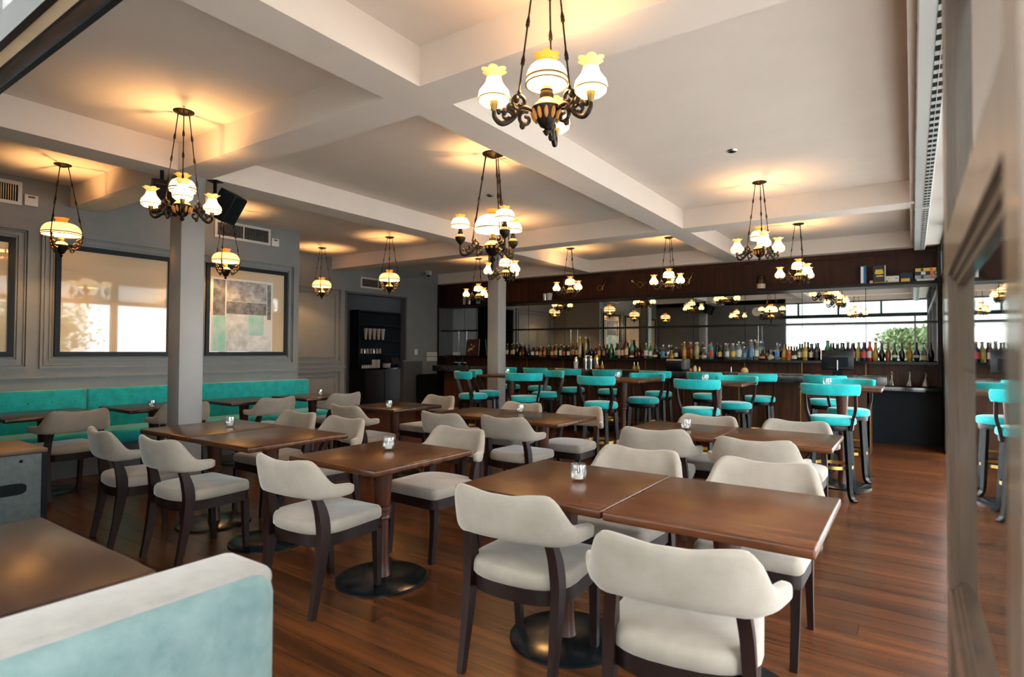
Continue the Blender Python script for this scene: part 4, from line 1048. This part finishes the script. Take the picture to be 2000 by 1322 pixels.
# ---- things on the bar ledge
ZL = 2.44
def ledge_x(px): return float(onY(px, 545, 10.68)[0])
def bookbox(name, label, px0, px1, h, m_, cat, d=.12, y=10.62, parts=()):
    x0, x1 = ledge_x(px0), ledge_x(px1)
    t = thing(name, label, cat, ((x0 + x1) / 2, y, ZL), 0); w = (x1 - x0) / 2
    ob('cover' if cat == 'book' else 'carton', box(-w, 0, 0, w, d, h), m_, t, False)
    for (nm, a, b, z0, z1, mm) in parts: ob(nm, box(-w + a * 2 * w, -.002, z0 * h, -w + b * 2 * w, .0005, z1 * h), mm, t, False)
    return t
bookbox('upright_book', 'blue book standing upright on the bar ledge', 1681, 1692, .285, 'blue_cover', 'book', .17, 10.62, [('spine_print', .08, .55, .05, .95, 'white_print')])
bk = bookbox('upright_book', 'dark green book with gold crest standing face out on the ledge', 1706, 1730, .275, 'black_cover', 'book', .05, 10.62, [('page_edge', .93, 1.0, .0, 1.0, 'white_print'), ('title_band', .25, .80, .36, .44, 'gold_print'), ('base_line', .05, .9, .02, .05, 'gold_print')])
w_ = (ledge_x(1730) - ledge_x(1706))
cr = [(.0, .10), (.02, .115), (.035, .10), (.06, .12), (.072, .085), (.085, .05), (.075, .03), (.0, .025)]
poly = [(-a, b) for a, b in cr[::-1]] + cr[1:-1] if False else [(a, b) for a, b in cr] + [(-a, b) for a, b in cr[::-1][:-1]]
sc_ = w_ / .24
g = ([( (a - .004) * sc_ , -.0025, .115 + b * .9) for a, b in poly] + [((a - .004) * sc_, .0, .115 + b * .9) for a, b in poly], [tuple(range(len(poly))), tuple(range(len(poly), 2 * len(poly)))[::-1]])
ob('gold_crest', g, 'gold_print', bk, False)
bookbox('small_carton', 'tiny brown carton beside the dark green book', 1699, 1705, .045, 'cone_paper', 'box', .06, 10.62)
bookbox('small_carton', 'white box with small print on the bar ledge', 1731, 1756, .10, 'paper', 'box', .09, 10.62, [('print_spot', .12, .30, .55, .8, 'gold_print'), ('print_spot', .72, .88, .5, .75, 'grey_print'), ('print_ring', .02, .14, .1, .35, 'blue_cover')])
bookbox('small_carton', 'dark box behind the gold carton on the bar ledge', 1758, 1784, .15, 'navy_cover', 'box', .07, 10.71)
bookbox('small_carton', 'small gold carton in front of the dark box', 1760, 1777, .052, 'gold_print', 'box', .06, 10.615)
z = ZL
for k, (hh, a, b, mm, lab, spots) in enumerate(((.03, 1790, 1825, 'white_print', 'white book lying at the bottom of the ledge stack', []), (.055, 1787, 1830, 'grey_print', 'grey book second in the ledge stack', [('spine_print', .28, .40, .1, .9, 'dark_print'), ('spine_print', .7, .82, .1, .9, 'orange_print')]),
                                      (.055, 1787, 1830, 'black_cover', 'black book third in the ledge stack', [('spine_print', .28, .48, .15, .9, 'white_print'), ('spine_print', .70, .87, .05, .95, 'orange_print'), ('spine_print', .92, .98, .2, .8, 'white_print')]),
                                      (.05, 1788, 1829, 'gold_print', 'tan book on top of the ledge stack', [('spine_print', .26, .38, .1, .95, 'dark_print'), ('spine_print', .68, .84, .1, .95, 'orange_print')]))):
    bx = bookbox('stacked_book', lab, a, b, hh, mm, 'book', .16, 10.62, spots); bx.location.z = z; z += hh + .0006; bx['group'] = 'books lying in a stack on the ledge'
t = thing('glass_jar', 'tall glass jar with a dark lid on the bar ledge', 'jar', (ledge_x(1486), 10.70, ZL))
ob('body', lathe([(.001, 0), (.062, 0), (.068, .02), (.068, .17), (.05, .205), (.001, .205)], 20), 'bottle dark brown', t); ob('contents', lathe([(.001, .02), (.0685, .02), (.0685, .10), (.001, .10)], 20), 'cone_paper', t)
ob('lid', lathe([(.001, .205), (.052, .205), (.055, .23), (.03, .245), (.001, .245)], 20), 'black_gloss', t)
for (px, lab, mm) in ((1064, 'steel ice bucket on the ledge right of the rear column', 'steel'), (1075, 'bright metal cup on the ledge beside the ice bucket', 'white_metal')):
    t = thing('metal_bucket', lab, 'bucket', (ledge_x(px), 10.70 if px < 1070 else 10.64, ZL), 0, 'metal buckets on the ledge')
    ob('body', lathe([(.001, 0), (.055, 0), (.068, .15), (.065, .15), (.052, .006), (.001, .006)], 20), mm, t); ob('rim', mv(band(.0715, .146, .008)), 'steel', t)
for (px, w, h, mm, lab) in ((906, .035, .19, 'cone_paper', 'tan canister on the ledge left of the rear column'), (916, .045, .15, 'steel', 'steel tin on the ledge left of the rear column'), (933, .05, .14, 'teal_print', 'blue-green tin on the ledge beside the rear column')):
    t = thing('canister', lab, 'canister', (ledge_x(px), 10.70, ZL), 0, 'tins on the left of the ledge')
    ob('body', lathe([(.001, 0), (w, 0), (w, h), (.001, h)], 18), mm, t); ob('lid', lathe([(.001, h), (w + .003, h), (w + .003, h + .02), (.001, h + .022)], 18), 'black_gloss', t)
# brass horns mounted on the fascia
def horn(label, px, py, flip=1, s=1., lean=0.):
    p = onY(px, py, YM - .045); t = thing('brass_horn', label, 'horn', (float(p[0]), YM - .045, float(p[2])), 0, 'brass horns on the fascia')
    R_ = Matrix.Rotation(lean, 4, 'Y')
    loop = [(.075 * math.cos(a) * s, 0, .075 * math.sin(a) * s) for a in [2 * PI * k / 24 for k in range(25)]]
    lead = [(-.16 * flip * s, 0, .06 * s), (-.06 * flip * s, -.006, -.01 * s), (.05 * flip * s, -.006, -.05 * s), (.17 * flip * s, -.006, .05 * s)]
    ob('tubing', xf(join(tube(loop, .010 * s, 8, False), tube(crom(lead, 5), .009 * s, 8)), R_), 'brass', t)
    ob('bell', xf(tube([(-.15 * flip * s, 0, .055 * s), (-.18 * flip * s, 0, .075 * s), (-.21 * flip * s, 0, .095 * s), (-.225 * flip * s, 0, .105 * s)], [.010 * s, .018 * s, .034 * s, .055 * s], 14), R_), 'brass', t)
horn('slim brass bugle mounted on the bar fascia, left of the looped horn', 1172, 563, -1, .8, -.35)
horn('looped brass hunting horn mounted in the middle of the bar fascia', 1250, 556, 1, .75)
horn('brass horn on the bar fascia partly behind a chandelier', 1340, 550, -1, .85, -.4)
# framed picture leaning on the back bar shelf, far left
p = onY(922, 690, 10.70)
t = thing('framed_picture', 'dark still-life picture leaning on the back bar shelf', 'picture', (float(p[0]), 10.70, 1.2255), 0)
T_ = Matrix.Rotation(-.12, 4, 'X')
ob('frame', xf(join(box(-.19, -.012, 0, .19, .012, .02), box(-.19, -.012, .38, .19, .012, .40), box(-.19, -.012, .02, -.17, .012, .38), box(.17, -.012, .02, .19, .012, .38)), T_), 'red_wood', t, False)
ob('canvas', xf(box(-.17, -.004, .02, .17, .008, .38), T_), 'picture_dark', t, False)
ob('flowers', xf(join(*[ball(a, -.004, b, s, 8) for a, b, s in ((-.08, .16, .035), (-.02, .17, .028), (-.12, .13, .026), (.02, .22, .022), (-.04, .27, .02), (.05, .24, .016))]), T_), 'picture_flower', t)

# ---- things on the bar counter
ZB = 1.0555
def cx(px, py, y=9.3): return float(onY(px, py, y)[0])
t = thing('bar_monitor', 'black till monitor seen from behind at the right end of the bar', 'monitor', (cx(1636, 712), 9.30, ZB))
ob('screen_back', rbox(-.20, -.03, .06, .20, .03, .34, .012, 2), 'black_gloss', t); ob('stand', box(-.06, -.06, 0, .06, .08, .06), 'black_matte', t, False); ob('vent_panel', box(-.13, -.034, .10, .13, -.029, .24), 'black_matte', t, False); ob('cable', tube([(.0, -.045, .01), (.0, -.04, .12), (.0, -.032, .2)], .008, 8), 'white_plastic', t)
t = thing('receipt_printer', 'rounded black till on the bar behind the middle stools', 'till', (cx(1325, 710), 9.28, ZB))
ob('body', rbox(-.17, -.12, 0, .13, .12, .16, .03, 3), 'black_gloss', t); ob('cover', rbox(.08, -.125, .01, .17, .125, .19, .03, 3), 'dark_grey_paint', t); ob('top_plate', rbox(-.16, -.11, .16, .12, .11, .18, .01, 2), 'cone_paper', t)
for (px, lab, h, mm) in ((1131, 'tall pale cocktail shaker, leftmost on the bar', .20, 'white_metal'), (1150, 'steel cocktail shaker, second of the group on the bar', .22, 'steel'), (1160, 'steel cocktail shaker, third of the group on the bar', .22, 'steel'), (1171, 'copper-tinted cocktail shaker at the right of the group', .24, 'steel')):
    t = thing('cocktail_shaker', lab, 'shaker', (cx(px, 715), 9.18, ZB), 0, 'cocktail shakers on the bar')
    ob('cup', lathe([(.001, 0), (.035, 0), (.044, h * .62), (.001, h * .62)], 18), mm, t); ob('cap', lathe([(.044, h * .62), (.042, h * .8), (.022, h * .9), (.02, h), (.001, h)], 18), 'brass' if 'copper' in lab else 'steel', t)
for (px, lab) in ((1176, 'small copper pourer jug, left one beside the shakers'), (1185, 'small copper pourer jug, right one beside the shakers'), (1247, 'copper jigger with a spout, left one in mid bar'), (1254, 'copper jigger with a spout, right one in mid bar')):
    t = thing('copper_jug', lab, 'jug', (cx(px, 715), 9.12, ZB), 0, 'small copper jugs on the bar')
    ob('body', lathe([(.001, 0), (.03, 0), (.036, .02), (.02, .065), (.010, .08), (.001, .08)], 16), 'brass', t); ob('spout', lathe([(.008, .08), (.006, .13), (.001, .13)], 10), 'steel', t)
for (px, r, h, mm, lab) in ((1355, .022, .05, 'orange_print', 'small red pot on the bar'), (1363, .028, .10, 'cone_paper', 'tan jar with dark lid on the bar'), (1371, .022, .085, 'brass', 'small copper cup on the bar'), (1459, .050, .085, 'picture_flower', 'round pale decanter on the bar'), (1433, .010, .085, 'steel', 'slim steel tap on the bar')):
    t = thing('bar_jar', lab, 'jar', (cx(px, 722), 9.15, ZB), 0, 'small pots on the bar')
    ob('body', lathe([(.001, 0), (r, 0), (r * 1.05, h * .4), (r * .55, h * .8), (.001, h * .8)], 16), mm, t); ob('lid', lathe([(.001, h * .8), (r * .4, h * .8), (r * .4, h), (.001, h)], 12), 'dark_print' if mm != 'steel' else 'steel', t)
# carafes on the back counter at the right
for (px, lab) in ((1742, 'clear glass carafe on the back counter, nearest the bar end'), (1777, 'clear glass carafe on the back counter, middle one'), (1808, 'clear glass carafe on the back counter, rightmost')):
    t = thing('glass_carafe', lab, 'carafe', (float(onY(px, 750, 10.55)[0]), 10.55, .8555), 0, 'carafes on the back counter')
    ob('body', lathe([(.001, 0), (.06, 0), (.07, .012), (.05, .07), (.022, .11), (.018, .15), (.03, .19), (.028, .19), (.015, .15), (.018, .11), (.045, .07), (.064, .014), (.001, .006)], 20), 'clear_glass', t)
    ob('stopper', ball(0, 0, .205, .02, 10, 1.2), 'clear_glass', t)
for k, px in enumerate((890, 898, 908)):
    t = thing('bar_bowl', ('small dark bowl on the bar at the far left end', 'small blue bowl on the bar at the far left end', 'small glass bowl on the bar left of the rear column')[k], 'bowl', (cx(px, 707, 9.35), 9.35, ZB), 0, 'bowls at the left bar end')
    ob('body', lathe([(.001, 0), (.03, 0), (.05, .03), (.055, .055), (.051, .055), (.045, .03), (.001, .008)], 18), ('dark_wood', 'blue_cover', 'steel')[k], t); ob('rim', band(.057, .052, .005), 'steel', t)

# ================================================================== SERVICE STATION BEHIND THE DOORWAY
ss = thing('service_dresser', 'dark wooden service dresser with open shelves behind the doorway', 'dresser', (-11.19, 10.25, 0))
ob('body', box(0, -.95, 0, .55, .85, .88), 'dark_wood', ss, False)
ob('counter_top', rbox(-.0, -.97, .88, .60, .87, .92, .006, 2), 'black_gloss', ss)
for (a, b) in ((-.95, -.91), (.78, .82)): ob('upright', box(0, a, .92, .32, b, 2.32), 'black_matte', ss, False)
ob('back_board', box(0, -.91, .92, .02, .78, 2.32), 'black_matte', ss, False)
for zz in (1.24, 1.58, 1.95, 2.28): ob('shelf', box(.02, -.91, zz, .32, .78, zz + .03), 'black_matte', ss, False)
for k in range(3): ob('door', box(.55, -.93 + k * .6, .06, .57, -.36 + k * .6, .84), 'dark_wood', ss, False)
for k in range(5):
    t = thing('paper_cone', ('leftmost', 'second', 'third', 'fourth', 'rightmost')[k] + ' of five tan paper cones on the service shelf', 'cone', (-10.98, float(onX(714 + k * 8.4, 665, -10.98)[1]), 1.611), 0, 'paper cones on the service shelf')
    ob('cone', lathe([(.001, 0), (.028, 0), (.05, .27), (.047, .27), (.026, .004), (.001, .004)], 16), 'cone_paper', t); ob('rim', band(.052, .262, .010), 'paper', t)
for k in range(8):
    t = thing('spice_jar', '%s small jar from the left on the lower service shelf' % ordinal(k + 1), 'jar', (-10.95, float(onX(700 + k * 6, 697, -10.95)[1]), 1.271), 0, 'jars on the service shelf')
    ob('body', lathe([(.001, 0), (.03, 0), (.03, .08), (.02, .09), (.001, .09)], 14), ('cone_paper', 'picture_flower', 'steel')[k % 3], t); ob('lid', lathe([(.001, .09), (.024, .09), (.024, .115), (.001, .115)], 12), 'white_metal', t)
for k in range(5):
    t = thing('cruet', '%s small cruet from the left on the service counter' % ordinal(k + 1), 'cruet', (-10.72, float(onX(708 + k * 4, 722, -10.72)[1]), .921), 0, 'cruets on the service counter')
    ob('body', lathe([(.001, 0), (.022, 0), (.018, .07), (.001, .07)], 12), 'white_metal', t); ob('cap', ball(0, 0, .078, .013, 8), 'steel', t)
t = thing('menu_stand', 'open pale folded menu standing on the service counter', 'menu', (-10.78, float(onX(733, 720, -10.78)[1]), .921), .3)
ob('page', xf(box(-.10, -.002, 0, .12, .002, .20), Matrix.Rotation(1.2, 4, 'Z')), 'cone_paper', t, False); ob('page', xf(box(-.12, -.002, 0, .10, .002, .20), Matrix.Translation((.02, .14, 0)) @ Matrix.Rotation(1.9, 4, 'Z')), 'paper', t, False)
t = thing('serving_basket', 'low tan basket on the service counter', 'basket', (-10.80, float(onX(755, 720, -10.8)[1]), .921), 0)
ob('body', lathe([(.001, 0), (.09, 0), (.11, .11), (.104, .11), (.085, .008), (.001, .008)], 18), 'cone_paper', t); ob('rim', band(.115, .105, .012), 'dark_wood', t)
t = thing('till_screen', 'small brown-backed screen on the service counter', 'screen', (-10.75, float(onX(776, 716, -10.75)[1]), .921), 0)
ob('panel', xf(box(-.012, -.13, .06, .012, .13, .26), Matrix.Rotation(-.4, 4, 'Y')), 'dark_wood', t, False); ob('stand', box(-.04, -.04, 0, .04, .04, .09), 'black_matte', t, False)
t = thing('low_partition', 'low grey half-height partition beside the service doorway', 'partition', (XL2 + .02, 9.42, 0))
ob('panel', box(.0, 0, 0, .04, .62, 1.10), 'dark_grey_paint', t, False); ob('cap_rail', box(-.005, -.005, 1.10, .05, .625, 1.125), 'grey_paint', t, False)
t = thing('black_board', 'plain black folding board leaning by the bar end', 'board', (XL2 + .10, 9.75, 0))
ob('panel', xf(prism([(0, 0), (.70, 0), (.64, .80), (.07, .80)], 0, .025), Matrix(((0, 0, 1, .06), (1, 0, 0, 0), (0, 1, 0, 0), (0, 0, 0, 1))) @ Matrix.Identity(4)), 'black_matte', t, False)
ob('rear_leg', box(.0, .05, 0, .02, .65, .78), 'black_matte', t, False)
